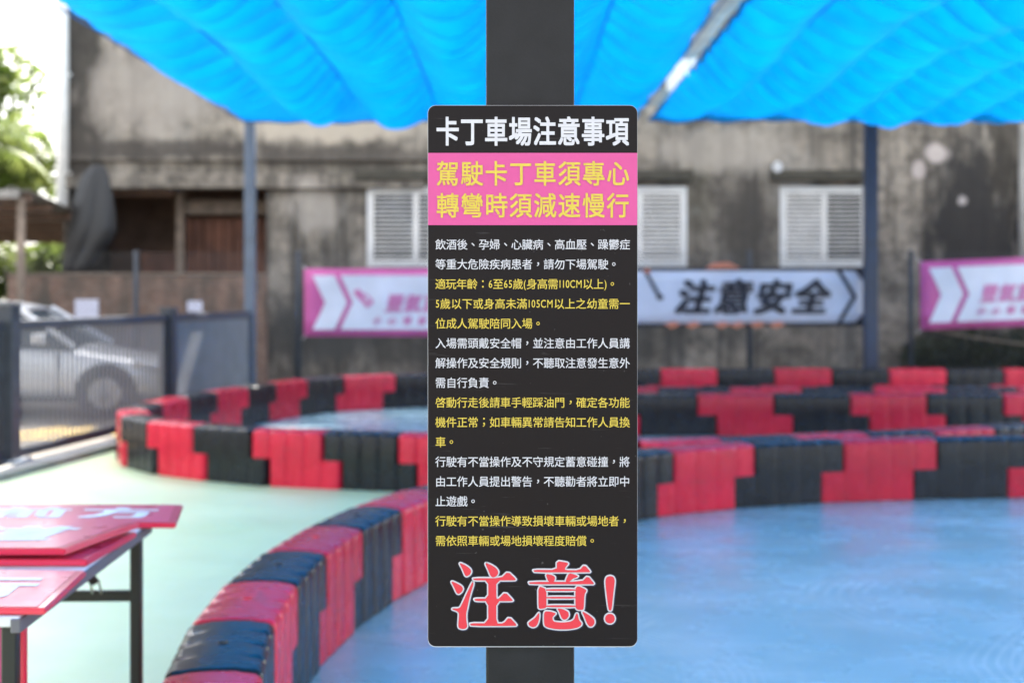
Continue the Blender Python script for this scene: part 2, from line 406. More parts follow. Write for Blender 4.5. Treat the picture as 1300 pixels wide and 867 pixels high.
def fit(path, s0, target, L0, red_there, shift, stop=1e9):           # choose L near L0 so that a joint of the upper halves falls on the target
    n = max(1, round((target - s0) / L0)); L = (target - s0) / (n - .125 * shift)
    return row(path, L, shift, red_there if n % 2 == 0 else not red_there, stop, s0)
def lab(out, text, left_to_right=True):
    seq = out if left_to_right else out[::-1]
    n = {'red': 0, 'black': 0}
    for o, col, px, mid in seq:
        k = n[col]; n[col] += 1
        tag(o, '%s %s barrier block %s' % (ORD[min(k, 15)], col, text), 'barrier', 'plastic barrier blocks')

def lab_a(out):
    near = [t for t in out if t[2] < 560]; hid = [t for t in out if 560 <= t[2] < 800]; far = [t for t in out if t[2] >= 800]
    lab(near, 'from the camera in the near row beside the table')
    lab(hid, 'of the near row behind the black notice, from the left')
    lab(far, 'from the notice in the front right row on blue floor')
def lab_loop(out):
    back_r = [t for t in out if t[3].y > 14 and t[2] > 810]; hid1 = [t for t in out if t[3].y > 14 and 540 < t[2] <= 810]
    back_l = [t for t in out if t[3].y > 13.2 and t[2] <= 540]
    front = [t for t in out if t[3].y <= 13.2 and t[2] <= 545]; hid2 = [t for t in out if t[3].y <= 13.2 and 545 < t[2] <= 810]
    dbl = [t for t in out if t[3].y <= 13.2 and t[2] > 810]
    lab(back_r, 'from the notice in the farthest row at right', False)
    lab(hid1, 'of the farthest row hidden behind the black notice', False)
    lab(back_l, 'along the back curve, counted from the gate towards the notice', False)
    lab(front, 'from the gate in the curved row facing the green floor')
    lab(hid2, 'of the curved row hidden behind the black notice')
    lab(dbl, 'from the notice in the row right behind the front right row')
px_ = lambda p: 650 + p.x / p.y * F
a_hide = arc_at(LINE_A, lambda p: p.y > 8.0)
A1, e = row(LINE_A, .62, -1, False, a_hide + .3, arc_at(LINE_A, lambda p: p.y > 4.0) - 2 * .62 - .12)
s2 = arc_at(LINE_A, lambda p: p.y > 8 and px_(p) > 834) - .125 * .735
nh = round((s2 - e) / .66); AH, e = row(LINE_A, (s2 - e) / nh, -1, nh % 2 == 0, s2, e)
A2, e = row(LINE_A, .735, -1, True, 1e9, s2)
lab_a(A1 + AH + A2)
D1, e = row(LOOP, .8, 1, False, arc_at(LOOP, lambda p: p.x < .5), arc_at(LOOP, lambda p: p.x < 8.38))
left_end = arc_at(LOOP, lambda p: p.y < 13.2)
D2, e = fit(LOOP, e, arc_at(LOOP, lambda p: px_(p) < 498), .66, True, 1, left_end + .3)
E1, e = fit(LOOP, e, arc_at(LOOP, lambda p: p.y < 12 and px_(p) > 416), .655, False, 1, arc_at(LOOP, lambda p: p.y < 12 and px_(p) > 690))
E2, e = fit(LOOP, e, arc_at(LOOP, lambda p: p.y < 12 and px_(p) > 908), .66, False, 1)
lab_loop(D1 + D2 + E1 + E2)
lab(row([Vector((x * .1, 15.0)) for x in range(4, 80)], .8, 1, True, sstart=.04)[0], 'from the notice in the middle row across the track')
lab(row([Vector((x * .1, 15.95)) for x in range(9, 82)], .8, 1, True, sstart=.03)[0], 'from the notice in the row just behind the middle row')

# ------------------------------------------------------------------ the front post and the notice
D0 = 2.376
def S(px, py, o=0): 
    p = P(px, py, D0); return Vector((p.x, D0 - o, p.z))
post = thing('sign_post', 'thick dark grey square steel post behind the black notice', 'post', (0.0305, D0 + .085, 0))
b = MB(); b.box((-.0742, -.0742, .02), (.0742, .0742, 3.9), .005, seg=2); b.build('post_shaft', M['steel'], post)
b = MB(); b.box((-.14, -.14, .009), (.14, .14, .022), .003)
for sx in (-1, 1):
    for sy in (-1, 1): b.cyl((sx * .11, sy * .11, .02), (sx * .11, sy * .11, .05), .012, n=6)
b.build('base_plate', M['steel'], post)
sign = thing('notice_board', 'tall black rules notice with pink band and red warning, on the dark post', 'sign', (0.0342, D0, 0.909))
inv = Matrix.Translation(-Vector(sign.location))
def rrect(x0, y0, x1, y1, r, o, n=6):
    pts = []
    for cx, cy, a0 in ((x1 - r, y0 + r, 0), (x0 + r, y0 + r, 90), (x0 + r, y1 - r, 180), (x1 - r, y1 - r, 270)):
        for k in range(n + 1):
            a = R(a0 + 90 * k / n); pts.append(inv @ S(cx + r * math.cos(a), cy - r * math.sin(a), o))
    return pts
b = MB(); b.prism(rrect(543, 134, 809.3, 821, 10, 0), (0, 0.006, 0), (0, 0, 0)); b.build('backing_board', M['board_white'], sign)
def print_mat():
    m = mat('black_print', (.0075, .0052, .0056), .45, spec=.15); nt = m.node_tree; bs = nt.nodes['Principled BSDF']
    o = N(nt, 'TexCoord').outputs['Object']
    sc = rng(nt, noise(nt, mapping(nt, o, (3, 1, 60), (0, 0, 0)), 3, 4, .6, .6), .655, .70, 0, .3)
    sc2 = rng(nt, noise(nt, o, 90, 2), .73, .76, 0, .7)
    c = mix(nt, math_(nt, 'MAXIMUM', sc, sc2), (.0075, .0052, .0056), (.075, .068, .068))
    nt.links.new(c, bs.inputs['Base Color'])
    nt.links.new(rng(nt, noise(nt, o, 6, 6), .3, .7, .32, .5), bs.inputs['Roughness'])
    return m
M['black_ink'] = print_mat()
b = MB(); b.ngon(rrect(543.5, 134.4, 809, 819.9, 9.6, .0006)); b.build('black_print', M['black_ink'], sign, recalc=False)
b = MB(); b.ngon([inv @ S(x, y, .0010) for x, y in ((543.5, 286), (809, 286), (809, 194.5), (543.5, 194.5))]); b.build('pink_band', M['pink_ink'], sign, recalc=False)

# lettering: Blender's own built-in font, one mesh per line
_txt = bpy.data.curves.new('lettering', 'FONT'); _txt.size = 1; _txt.resolution_u = 3
_to = bpy.data.objects.new('lettering', _txt); C.objects.link(_to)
GL = {}
def glyph(ch):
    if ch not in GL:
        _txt.body = ch; best = -1
        for off in (0, .0005, .001, .0015, .002):                     # the filler drops a stroke now and then: keep the fullest result
            _txt.offset = off; bpy.context.view_layer.update()
            me = bpy.data.meshes.new_from_object(_to.evaluated_get(bpy.context.evaluated_depsgraph_get()))
            ar = sum(p.area for p in me.polygons) - 11.5 * off
            if ar > best + .008: best = ar; GL[ch] = ([(v.co.x, v.co.y) for v in me.vertices], [tuple(p.vertices) for p in me.polygons])
            bpy.data.meshes.remove(me)
    return GL[ch]
WID = {'(': .3, ')': .3, '1': .33, '0': .44, '5': .43, '6': .44, 'C': .52, 'M': .68, '!': .3}
def text_mesh(mb, s, x0, yc, cell, gw, gh, place, bold=0.0, extra=1.0, slant=0):
    x = x0; layer = 0
    for ch in s:
        vs, fs = glyph(ch); w = WID.get(ch, 1.0) * cell
        if ch in WID:
            xs = [v[0] for v in vs]; cx = (min(xs) + max(xs)) / 2; cy = .345; sx, sy = gw * .74, gh * .98
        elif ch in '，。、：；':
            xs = [v[0] for v in vs]; ys = [v[1] for v in vs]; cx = (min(xs) + max(xs)) / 2; cy = (min(ys) + max(ys)) / 2; sx, sy = gw, gh
        else: cx, cy = .5, .38; sx, sy = gw, gh
        offs = [(0, 0)] if not bold else [(bold, bold), (-bold, bold), (bold, -bold), (-bold, -bold)]
        for k, (ox, oy) in enumerate(offs):
            V = [mb.bm.verts.new(place(x + w / 2 + (vx - cx + ox) * sx + slant * (vy - cy) * sy, yc - (vy - cy + oy) * sy, k)) for vx, vy in vs]
            for f in fs:
                try: mb.bm.faces.new([V[i] for i in f])
                except ValueError: pass
        x += w
    return x
def sign_line(name, s, x0, x1, yc, gw, gh, m, bold, o=.0014):
    tot = sum(WID.get(c, 1) for c in s); cell = (x1 - x0) / tot
    b = MB(); text_mesh(b, s, x0, yc, cell, gw, gh, lambda x, y, k: inv @ S(x, y, o + k * .00006), bold)
    return b.build(name, m, sign, recalc=False)
sign_line('title_lettering', '卡丁車場注意事項', 553, 799, 167, 30.0, 38, M['white_ink'], .022)
sign_line('pink_band_lettering', '駕駛卡丁車須專心', 553, 800, 220.5, 29.5, 33, M['yellow_ink'], .014, .0018)
sign_line('pink_band_lettering', '轉彎時須減速慢行', 553, 800, 261, 29.5, 33, M['yellow_ink'], .014, .0018)
BODY = [('w', '飲酒後、孕婦、心臟病、高血壓、躁鬱症', 800), ('w', '等重大危險疾病患者，請勿下場駕駛。', 0), ('y', '適玩年齡：6至65歲(身高需110CM以上)。', 784),
        ('y', '5歲以下或身高未滿105CM以上之幼童需一', 800), ('y', '位成人駕駛陪同入場。', 0), ('w', '入場需頭戴安全帽，並注意由工作人員講', 0),
        ('w', '解操作及安全規則，不聽取注意發生意外', 0), ('w', '需自行負責。', 0), ('y', '啓動行走後請車手輕踩油門，確定各功能', 0),
        ('y', '機件正常；如車輛異常請告知工作人員換', 0), ('y', '車。', 0), ('w', '行駛有不當操作及不守規定蓄意碰撞，將', 0),
        ('w', '由工作人員提出警告，不聽勸者將立即中', 0), ('w', '止遊戲。', 0), ('y', '行駛有不當操作導致損壞車輛或場地者，', 0), ('y', '需依照車輛或場地損壞程度賠償。', 0)]
for i, (c, s, xe) in enumerate(BODY):
    xe = xe or 552.5 + 13.74 * len(s)
    sign_line('rule_lettering', s, 552.5, xe, 310.5 + 25.03 * i, 13.9, 14.2, M['white_ink' if c == 'w' else 'yellow_ink'], .005)

# the big warning: hand drawn brush-serif strokes with a white outline
def chaikin(p, n=2):
    for _ in range(n):
        q = []
        for i in range(len(p)):
            a, b_ = p[i], p[(i + 1) % len(p)]
            q += [(a[0] * .8 + b_[0] * .2, a[1] * .8 + b_[1] * .2), (a[0] * .2 + b_[0] * .8, a[1] * .2 + b_[1] * .8)]
        p = q
    return p
W1 = [(1, [(180, 105), (240, 130), (290, 165), (303, 195), (290, 225), (255, 245), (238, 230), (215, 170)]),
      (1, [(97, 288), (170, 318), (210, 345), (220, 370), (205, 400), (178, 420), (158, 412), (130, 350)]),
      (1, [(318, 288), (326, 318), (290, 430), (262, 560), (250, 620), (252, 680), (262, 740), (250, 764), (215, 770), (180, 760), (172, 735), (178, 660), (180, 610), (160, 590), (110, 572), (118, 564), (185, 562), (205, 530), (250, 430)]),
      (1, [(438, 105), (500, 128), (550, 160), (574, 195), (565, 228), (540, 250), (515, 254), (495, 238), (470, 175)]),
      (0, [(318, 262), (600, 262), (668, 195), (750, 272), (738, 283), (552, 283), (552, 468), (575, 468), (642, 400), (720, 483), (710, 490), (552, 490), (552, 714), (625, 714), (682, 648), (757, 728), (745, 738), (300, 738), (288, 712), (473, 712), (473, 490), (345, 490), (330, 466), (473, 466), (473, 283), (330, 283)])]
W2 = [(0, [(370, 90), (470, 105), (485, 118), (452, 155), (450, 182), (595, 182), (645, 128), (705, 195), (695, 203), (150, 203), (130, 178), (370, 180)]),
      (0, [(258, 216), (330, 233), (354, 255), (340, 300), (285, 300)]), (0, [(490, 210), (540, 222), (582, 240), (575, 250), (530, 265), (490, 300), (453, 300)]),
      (0, [(88, 298), (620, 298), (678, 238), (742, 315), (732, 322), (100, 322)]),
      (0, [(185, 338), (265, 370), (265, 552), (245, 562), (200, 568), (186, 555)]),
      (0, [(555, 362), (583, 338), (660, 375), (665, 390), (645, 420), (638, 570), (620, 578), (575, 575), (556, 552)]),
      (0, [(262, 370), (558, 370), (558, 388), (262, 388)]), (0, [(262, 447), (558, 447), (558, 464), (262, 464)]), (0, [(262, 532), (558, 532), (558, 550), (262, 550)]),
      (1, [(193, 600), (195, 640), (185, 700), (165, 740), (130, 752), (95, 737), (83, 710), (105, 690), (150, 660)]),
      (1, [(243, 590), (310, 595), (362, 612), (345, 630), (325, 650), (328, 680), (345, 698), (430, 705), (510, 695), (545, 670), (560, 620), (575, 612), (582, 640), (590, 680), (618, 710), (610, 735), (570, 758), (480, 772), (370, 772), (280, 755), (246, 735), (241, 690)]),
      (1, [(372, 560), (440, 573), (486, 600), (489, 640), (465, 670), (435, 677), (415, 655), (395, 600)]),
      (1, [(618, 588), (680, 622), (742, 670), (748, 710), (725, 742), (695, 744), (672, 715), (650, 655)]),
      (1, [(900, 238), (935, 248), (950, 285), (935, 400), (917, 578), (905, 584), (888, 580), (870, 450), (853, 290), (866, 250)]),
      (1, [(900 + 50 * math.cos(t * .628), 665 + 50 * math.sin(t * .628)) for t in range(10)])]
red_b, wh_b, nv_b = MB(), MB(), MB()
def outline(mb, pts, w, o, dx=0, dy=0):
    n = len(pts)
    for i in range(n):
        a, b_ = Vector(pts[i]), Vector(pts[(i + 1) % n]); t = b_ - a
        if t.length < 1e-6: continue
        t.normalize(); nn = Vector((-t.y, t.x)) * w
        mb.ngon([inv @ S(q.x + dx, q.y + dy, o + (i % 7) * .000012) for q in (a - nn, b_ - nn, b_ + nn, a + nn)])
        mb.ngon([inv @ S(a.x + dx + w * math.cos(k * math.pi / 5), a.y + dy + w * math.sin(k * math.pi / 5), o + .00010 + (i % 5) * .000012) for k in range(10)])
lay = 0
for ox, oy, strokes in ((560, 700, W1), (660, 700, W2)):
    for sm, pts in strokes:
        pts = chaikin(pts, 2) if sm else chaikin([p for p in pts], 1)
        pts = [(ox + x / 7.885, oy + y / 7.885) for x, y in pts]
        lay += 1
        vv = [red_b.bm.verts.new(inv @ S(x, y, .0030 + lay * .00002)) for x, y in pts]
        for tri in tessellate_polygon([[Vector((x, y, 0)) for x, y in pts]]): red_b.bm.faces.new([vv[i] for i in tri])
        outline(wh_b, pts, 1.75, .0018 + lay * .00002); outline(nv_b, pts, 2.7, .0010 + lay * .00001, .3, .4)
for q in (red_b, wh_b, nv_b): bmesh.ops.triangulate(q.bm, faces=[f for f in q.bm.faces if len(f.verts) > 4])
nv_b.build('warning_shadow', M['navy_ink'], sign, recalc=False); wh_b.build('warning_outline', M['white_ink'], sign, recalc=False); red_b.build('warning_lettering', M['red_ink'], sign, recalc=False)

# ------------------------------------------------------------------ canopy
def dfar(X): return 18.55 + (X + 3.45) * .21
def ctop(X): return 3.78 + (X + 3.45) * .028
def canopy(name, label, xs, y0, fr, seed):
    root = thing(name, label, 'canopy', ((xs[0] + xs[-1]) / 2, dfar(xs[0]), ctop(xs[0])), group='blue shade canopies')
    rr = random.Random(seed); bm = bmesh.new(); per = .56
    def z(X, i, u, y, l):
        cab = math.sin(math.pi * u)                                   # 0 on the cables, 1 half way
        ph = math.pi * (y / per + .10 * math.sin(X * 2.1 + y * .7) + .10 * math.sin(y * 1.3 + i))
        fold = abs(math.sin(ph)) ** .8; tp_ = min(1, .08 + (dfar(X) - y) / 2.4)
        return ctop(X) - .02 - (.07 + .02 * math.sin(y * .9 + i * 2)) * cab * tp_ * (.6 if i == 0 and xs[0] < 0 else 1) - fold * (.06 + .21 * cab) * (.6 if i == 0 and xs[0] < 0 else 1) * (1 + .3 * math.sin(i * 5 + y)) * tp_ + .01 * math.sin(9 * X + 3 * y)
    cols = []
    for i in range(len(xs) - 1):
        nu = 10
        for k in range(nu + (1 if i == len(xs) - 2 else 0)): cols.append((i, k / nu, xs[i] + (xs[i + 1] - xs[i]) * k / nu))
    grid = []
    for (i, u, X) in cols:
        n = int((dfar(0) - y0) / .04); cv = []
        for l in range(n + 1):
            t = l / n; y = y0 + t * (dfar(X) - y0)
            ex = X
            if fr and X > 1.4 and xs[-1] < 2: ex = X - .05 * math.sin(y * 2.3) ** 2
            zz = z(X, i, u, y, l)
            if l == n: zz -= .02 + .02 * math.sin(math.pi * u) 
            cv.append(bm.verts.new((ex - root.location.x, y - root.location.y, zz - root.location.z)))
        grid.append(cv)
    for a, b_ in zip(grid[:-1], grid[1:]):
        for l in range(len(a) - 1):
            f = bm.faces.new((a[l], b_[l], b_[l + 1], a[l + 1])); f.smooth = True
    me = bpy.data.meshes.new('shade_net'); bm.to_mesh(me); bm.free(); me.materials.append(M['canopy'])
    o = bpy.data.objects.new('shade_net', me); C.objects.link(o); o.parent = root
    sol = o.modifiers.new('thickness', 'SOLIDIFY'); sol.thickness = .002
    for X in xs:
        b = MB(); b.cyl(Vector((X, y0, ctop(X) - .115)) - root.location, Vector((X, dfar(X), ctop(X) - .045)) - root.location, .008, n=6); b.build('cable', M['rope'], root)
    b = MB(); b.cyl(Vector((xs[0], dfar(xs[0]), ctop(xs[0]) - .04)) - root.location, Vector((xs[-1], dfar(xs[-1]), ctop(xs[-1]) - .04)) - root.location, .02, n=8); b.build('edge_rod', M['rope'], root)
    return root
canopy('shade_canopy', 'rippled bright blue shade net over the left part of the track', [-3.5, -2.65, -1.8, -.92, -.06, .8, 1.70], 2.1, True, 1)
canopy('shade_canopy', 'rippled bright blue shade net over the right part of the track, beyond the gap', [1.89, 2.62, 3.48, 4.35, 5.25, 6.15, 7.05, 7.95], 2.1, False, 2)
def strip_mat():
    m = bpy.data.materials.new('sun_block_sheet'); m.use_nodes = True; nt = m.node_tree; p = nt.nodes['Principled BSDF']; out = nt.nodes['Material Output']
    c = mix(nt, rng(nt, noise(nt, N(nt, 'TexCoord').outputs['Object'], 4, 5), .3, .7), (.26, .25, .24), (.36, .35, .33)); nt.links.new(c, p.inputs['Base Color'])
    t = N(nt, 'BsdfTranslucent'); nt.links.new(c, t.inputs[0]); ms = N(nt, 'MixShader'); ms.inputs[0].default_value = .5
    nt.links.new(p.outputs[0], ms.inputs[1]); nt.links.new(t.outputs[0], ms.inputs[2]); nt.links.new(ms.outputs[0], out.inputs[0]); return m
stt = thing('sun_block_strip', 'pale grey strip added over the gap between the blue shade nets to block the sun', 'tarp', (1.8, 2.1, 3.98)); spm = strip_mat()  # added strip: keeps a sun stripe from falling through the gap
for ya, yb in ((0, 13.1), (15.4, 16.9)):
    b = MB(); n = 40
    for i in range(n):
        y0, y1 = ya + (yb - ya) * i / n, ya + (yb - ya) * (i + 1) / n; z = lambda y: .02 * math.sin(y * 3)
        b.quad((-.15, y0, z(y0)), (.15, y0, z(y0)), (.15, y1, z(y1)), (-.15, y1, z(y1)))
    o = b.build('sheet', spm, stt); o.modifiers.new('t', 'SOLIDIFY').thickness = .002
def cpost(px, d, w, m, label):
    X = (px - 650) / F * d
    t = thing('canopy_post', label, 'post', (X, d, 0)); h = ctop(X) - .02
    b = MB(); b.box((-w / 2, -w / 2, .012), (w / 2, w / 2, h), .008, seg=2); b.build('post_shaft', m, t)
    b = MB(); b.box((-w * .9, -w * .9, .004), (w * .9, w * .9, .02), .003); b.build('base_plate', m, t)
cpost(317.5, 18.7, .135, M['steel_blue'], 'slim grey blue canopy post at the end of the gate fence')
cpost(1105, 20.4, .18, M['steel_navy'], 'slim navy canopy post in front of the right shuttered window')

# ------------------------------------------------------------------ old concrete building
WD = 23.0
def WP(px, py): return P(px, py, WD)
wx = lambda px: (px - 650) / F * WD
wz = lambda py: HC + (HY - py) / F * WD
OX, OZ = wx(650), 0
patches = [((wx(1190), WD, wz(195)), (.24, .19), (.60, .53, .50), .7), ((wx(1166), WD, wz(216)), (.14, .19), (.55, .48, .45), .65), ((wx(1222), WD, wz(255)), (.10, .10), (.58, .53, .51), .7),
           ((wx(395), WD, wz(265)), (.55, .5), (.42, .38, .33), .7), ((wx(920), WD, wz(190)), (1.4, .45), (.40, .36, .31), .6), ((wx(420), WD, wz(162)), (2.0, .28), (.52, .45, .36), .8),
           ((wx(190), WD, wz(120)), (1.3, .8), (.34, .30, .26), .75)]
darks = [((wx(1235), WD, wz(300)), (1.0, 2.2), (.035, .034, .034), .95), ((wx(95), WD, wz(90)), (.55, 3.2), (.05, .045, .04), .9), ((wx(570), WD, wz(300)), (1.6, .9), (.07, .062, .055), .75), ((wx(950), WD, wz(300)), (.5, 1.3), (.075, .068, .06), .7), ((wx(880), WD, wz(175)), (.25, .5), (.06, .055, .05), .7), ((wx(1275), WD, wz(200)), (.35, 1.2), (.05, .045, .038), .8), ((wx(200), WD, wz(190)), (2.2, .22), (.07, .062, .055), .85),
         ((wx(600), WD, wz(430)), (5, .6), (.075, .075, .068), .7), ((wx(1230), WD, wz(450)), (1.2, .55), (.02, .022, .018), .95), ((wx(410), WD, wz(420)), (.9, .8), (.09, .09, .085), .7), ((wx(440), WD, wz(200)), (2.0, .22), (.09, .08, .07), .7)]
M['wall'] = wall_mat('weathered_concrete', patches, darks)
M['hood'] = mat('shaded_hood', (.06, .055, .042), .9, noise=.4, nscale=5)  # hood colour darkened to carry the shadow lines over the windows
M['wall2'] = wall_mat('weathered_concrete_trim', (), (), ((.17, .15, .125), (.34, .30, .25)))
bld = thing('old_building', 'weathered grey concrete building with white shutters and an open garage', 'building', (0, WD, 0))
binv = Vector((0, -WD, 0))
X0, X1, ZT = wx(80), 13.0, 8.2  # unseen upper wall raised so that its shadow covers the court
ops = [(wx(83), wx(338), 0, wz(240))]
wins = [(466, 590), (752, 872), (990, 1102)]
for a, c in wins: ops.append((wx(a), wx(c), wz(339), wz(237)))
ops.append((wx(846), wx(884), wz(118), wz(62)))
xs = sorted({X0, X1, *[o[0] for o in ops], *[o[1] for o in ops]}); zs = sorted({0, ZT, *[o[2] for o in ops], *[o[3] for o in ops]})
b = MB()
for xa, xb in zip(xs[:-1], xs[1:]):
    for za, zb in zip(zs[:-1], zs[1:]):
        cx, cz = (xa + xb) / 2, (za + zb) / 2
        if any(o[0] < cx < o[1] and o[2] < cz < o[3] for o in ops): continue
        b.quad((xa, 0, za), (xb, 0, za), (xb, 0, zb), (xa, 0, zb))
for xa, xb, za, zb in ops:
    D = .22
    b.quad((xa, 0, za), (xa, D, za), (xa, D, zb), (xa, 0, zb)); b.quad((xb, D, za), (xb, 0, za), (xb, 0, zb), (xb, D, zb))
    b.quad((xa, 0, zb), (xb, 0, zb), (xb, D, zb), (xa, D, zb)); b.quad((xa, D, za), (xb, D, za), (xb, 0, za), (xa, 0, za))
b.quad((X0, 9, 0), (X0, 0, 0), (X0, 0, ZT), (X0, 9, ZT)); b.quad((X1, 0, 0), (X1, 9, 0), (X1, 9, ZT), (X1, 0, ZT)); b.quad((X1, 9, 0), (X0, 9, 0), (X0, 9, ZT), (X1, 9, ZT))
w = b.build('wall', M['wall'], bld, recalc=False)
# the wall material is laid out in the wall's own coordinates
for n in w.data.materials[0].node_tree.nodes:
    if n.type == 'VECT_MATH' and n.operation == 'SUBTRACT': v = n.inputs[1].default_value; n.inputs[1].default_value = (v[0], 0, v[2])
b = MB(); b.box((X0 - .2, -.2, ZT), (X1 + .2, 9.2, ZT + .18), .02); b.build('roof', M['wall2'], bld)
b = MB(); b.box((wx(340), -.14, 0), (wx(374), -.003, wz(255)), .012); b.build('pilaster', M['wall'], bld)
b = MB(); b.box((wx(84), -.16, wz(240)), (wx(540), -.004, wz(222)), .012); b.box((wx(84), -.09, wz(205)), (wx(545), -.004, wz(196)), .01); b.build('ledge', M['wall'], bld)
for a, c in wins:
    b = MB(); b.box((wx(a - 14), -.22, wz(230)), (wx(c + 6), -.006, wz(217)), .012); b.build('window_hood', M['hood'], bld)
# garage inside
b = MB(); gx0, gx1 = wx(83), wx(338)
b.quad((gx0, 2.6, 0), (gx1 + .5, 2.6, 0), (gx1 + .5, 2.6, 3.6), (gx0, 2.6, 3.6)); b.quad((gx1 + .3, .22, 0), (gx1 + .3, 5, 0), (gx1 + .3, 5, 3.6), (gx1 + .3, .22, 3.6)); b.quad((gx0 - .02, 5, 3.55), (gx1 + .5, 5, 3.55), (gx1 + .5, .22, 3.55), (gx0 - .02, .22, 3.55))
b.build('garage_interior', M['dark_timber'], bld)
b = MB()
for i in range(9):
    x = wx(212) + i * .17; b.box((x, 1.2, .2), (x + .155, 1.24, 2.78), .004)
b.build('garage_panel', M['rust_brown'], bld)
b = MB(); b.box((wx(210), .9, 2.82), (gx1 + .28, 1.0, 3.06), .01); b.box((wx(208), .8, 0), (wx(208) + .14, .95, 3.4), .01); b.build('garage_frame', M['wood'], bld)
b = MB()
for i in range(3): b = MB(); b.box((gx0 + .1, .6 + i * .7, 3.1 + .05 * i), (wx(208), .72 + i * .7, 3.24 + .05 * i), .01); b.build('rafter', M['dark_timber'], bld)
b = MB(); b.box((wx(150), 1.4, 0), (wx(205), 1.5, 2.2), .01); b.build('garage_panel', M['rust_brown'], bld)
# shuttered windows
def window(xa, xb, za, zb, two=True, angs=(38, 38)):
    fr = thing('tmp', '', '') ; bpy.data.objects.remove(fr)
    b = MB(); t = .065; y0, y1 = -.02, .06
    for lo, hi in (((xa, za), (xb, za + t)), ((xa, zb - t), (xb, zb)), ((xa, za + t), (xa + t, zb - t)), ((xb - t, za + t), (xb, zb - t))):
        b.box((lo[0] + .002, y0, lo[1] + .002), (hi[0] - .002, y1, hi[1] - .002), .006)
    f = b.build('window', M['white_paint'], bld)
    n = 2 if two else 1; wdt = (xb - xa - 2 * t) / n
    for k in range(n):
        a = xa + t + k * wdt; c = a + wdt; b = MB(); s = .05; ya, yb = -.035, .005
        for lo, hi in (((a, za + t), (c, za + t + s)), ((a, zb - t - s), (c, zb - t)), ((a, za + t + s), (a + s, zb - t - s)), ((c - s, za + t + s), (c, zb - t - s))):
            b.box((lo[0] + .003, ya, lo[1] + .003), (hi[0] - .003, yb, hi[1] - .003), .004)
        ns = 15; hh = (zb - za - 2 * t - 2 * s) / ns
        for q in range(ns):
            zc = za + t + s + hh * (q + .5)
            mt = Matrix.Translation(((a + c) / 2, -.012, zc)) @ Matrix.Rotation(R(angs[k]), 4, 'X')
            b.box((-(c - a) / 2 + s, -hh * .55, -.006), ((c - a) / 2 - s, hh * .55, .006), 0, mat=mt)
        b.build('shutter', M['slat'], f)
    b = MB(); b.quad((xa, .19, za), (xb, .19, za), (xb, .19, zb), (xa, .19, zb)); b.build('pane', M['glass_dark'], f)
for k, (a, c) in enumerate(wins): window(wx(a), wx(c), wz(339), wz(237), True, ((16, 16), (34, 34), (36, 14))[k])
window(*ops[-1], False, (60, 60))  # made-up upper window: white slats stand in for bright sky in the gap
b = MB(); b.tube([(X0 + .02, -.09, 2.9), (X0 + .02, -.09, ZT - .1)], .1, n=14)
for z in (3.4, 5, 6.6): b.box((X0 - .1, -.03, z), (X0 + .14, .0, z + .05), .003)
b.build('drainpipe', M['white_paint'], bld)
b = MB(); b.tube([(wx(1296), -.07, 0), (wx(1296), -.07, 4.4)], .06, n=10); b.build('drainpipe', M['tin'], bld)
lp = thing('wall_lamp', 'small white lamp on the wall by the right window hood', 'lamp', (wx(983), WD - .02, wz(212)))
b = MB(); b.box((-.05, -.02, -.05), (.05, .02, .05), .005); b.cyl((0, -.02, 0), (.02, -.16, .02), .015, n=8); b.build('bracket', M['trim'], lp)
b = MB(); b.cyl((.0, -.26, -.03), (.03, -.1, .02), .085, .06, n=14); b.build('lamp_head', M['lamp_white'], lp)

# ------------------------------------------------------------------ shed roof, hanging tarp, low wall
sh = thing('lean_to_roof', 'open lean-to with pale tin roof edge on a wooden post, left of the building', 'shed', (wx(20), 21.2, 0))
sx = sh.location.x; b = MB(); n = 60
for i in range(n):
    def zz(k): return 3.02 + .025 * math.sin(k * math.pi / 2)
    xa, xb = -4.0 + i * .0825, -4.0 + (i + 1) * .0825
    b.quad((xa, -.4, zz(i)), (xb, -.4, zz(i + 1)), (xb, 5.6, zz(i + 1) - .5), (xa, 5.6, zz(i) - .5))
o = b.build('roof_sheet', M['tin'], sh); o.modifiers.new('t', 'SOLIDIFY').thickness = .01
b = MB(); b.box((-4, -.44, 2.88), (.82, -.39, 3.0), .006); b.build('fascia', M['kerb'], sh)
b = MB()
for i in range(6): b.box((-4, -.2 + i, 2.84 - i * .084), (.9, -.08 + i, 2.95 - i * .084), .006)
b.build('purlins', M['dark_timber'], sh)
for x in (P(28, 300, 21.0).x - sx, -3.0):
    b = MB(); b.cyl((x, -.25, 0), (x, -.25, 2.9), .065, n=10); b.build('post', M['wood'], sh)
tp = thing('hanging_tarp', 'folded black tarp hanging from the roof edge in front of the garage', 'tarp', (P(118, 345, 21.8).x, 21.8, 0))
b = MB(); outl = [(126, 209, .05), (124, 216, .17), (121, 235, .24), (120, 255, .29), (119, 278, .33), (117, 295, .36), (110, 315, .31), (100, 334, .25), (93, 347, .22)]
rings = []
for cx, py, w in outl:
    p = P(cx, py, 21.8); ring = []
    for k in range(28):
        a = 2 * math.pi * k / 28; r = w * (1 + .16 * math.sin(5 * a + py * .02) + .10 * math.sin(11 * a + py * .05))
        ring.append(b.bm.verts.new((p.x - tp.location.x + r * math.cos(a), .45 * r * math.sin(a), p.z)))
    rings.append(ring)
for a, c in zip(rings[:-1], rings[1:]):
    for k in range(28): f = b.bm.faces.new((a[k], a[(k + 1) % 28], c[(k + 1) % 28], c[k])); f.smooth = True
b.bm.faces.new(rings[0]); b.bm.faces.new(rings[-1])
o = b.build('cloth', M['tarp_black'], tp); o.modifiers.new('s', 'SUBSURF').render_levels = 2
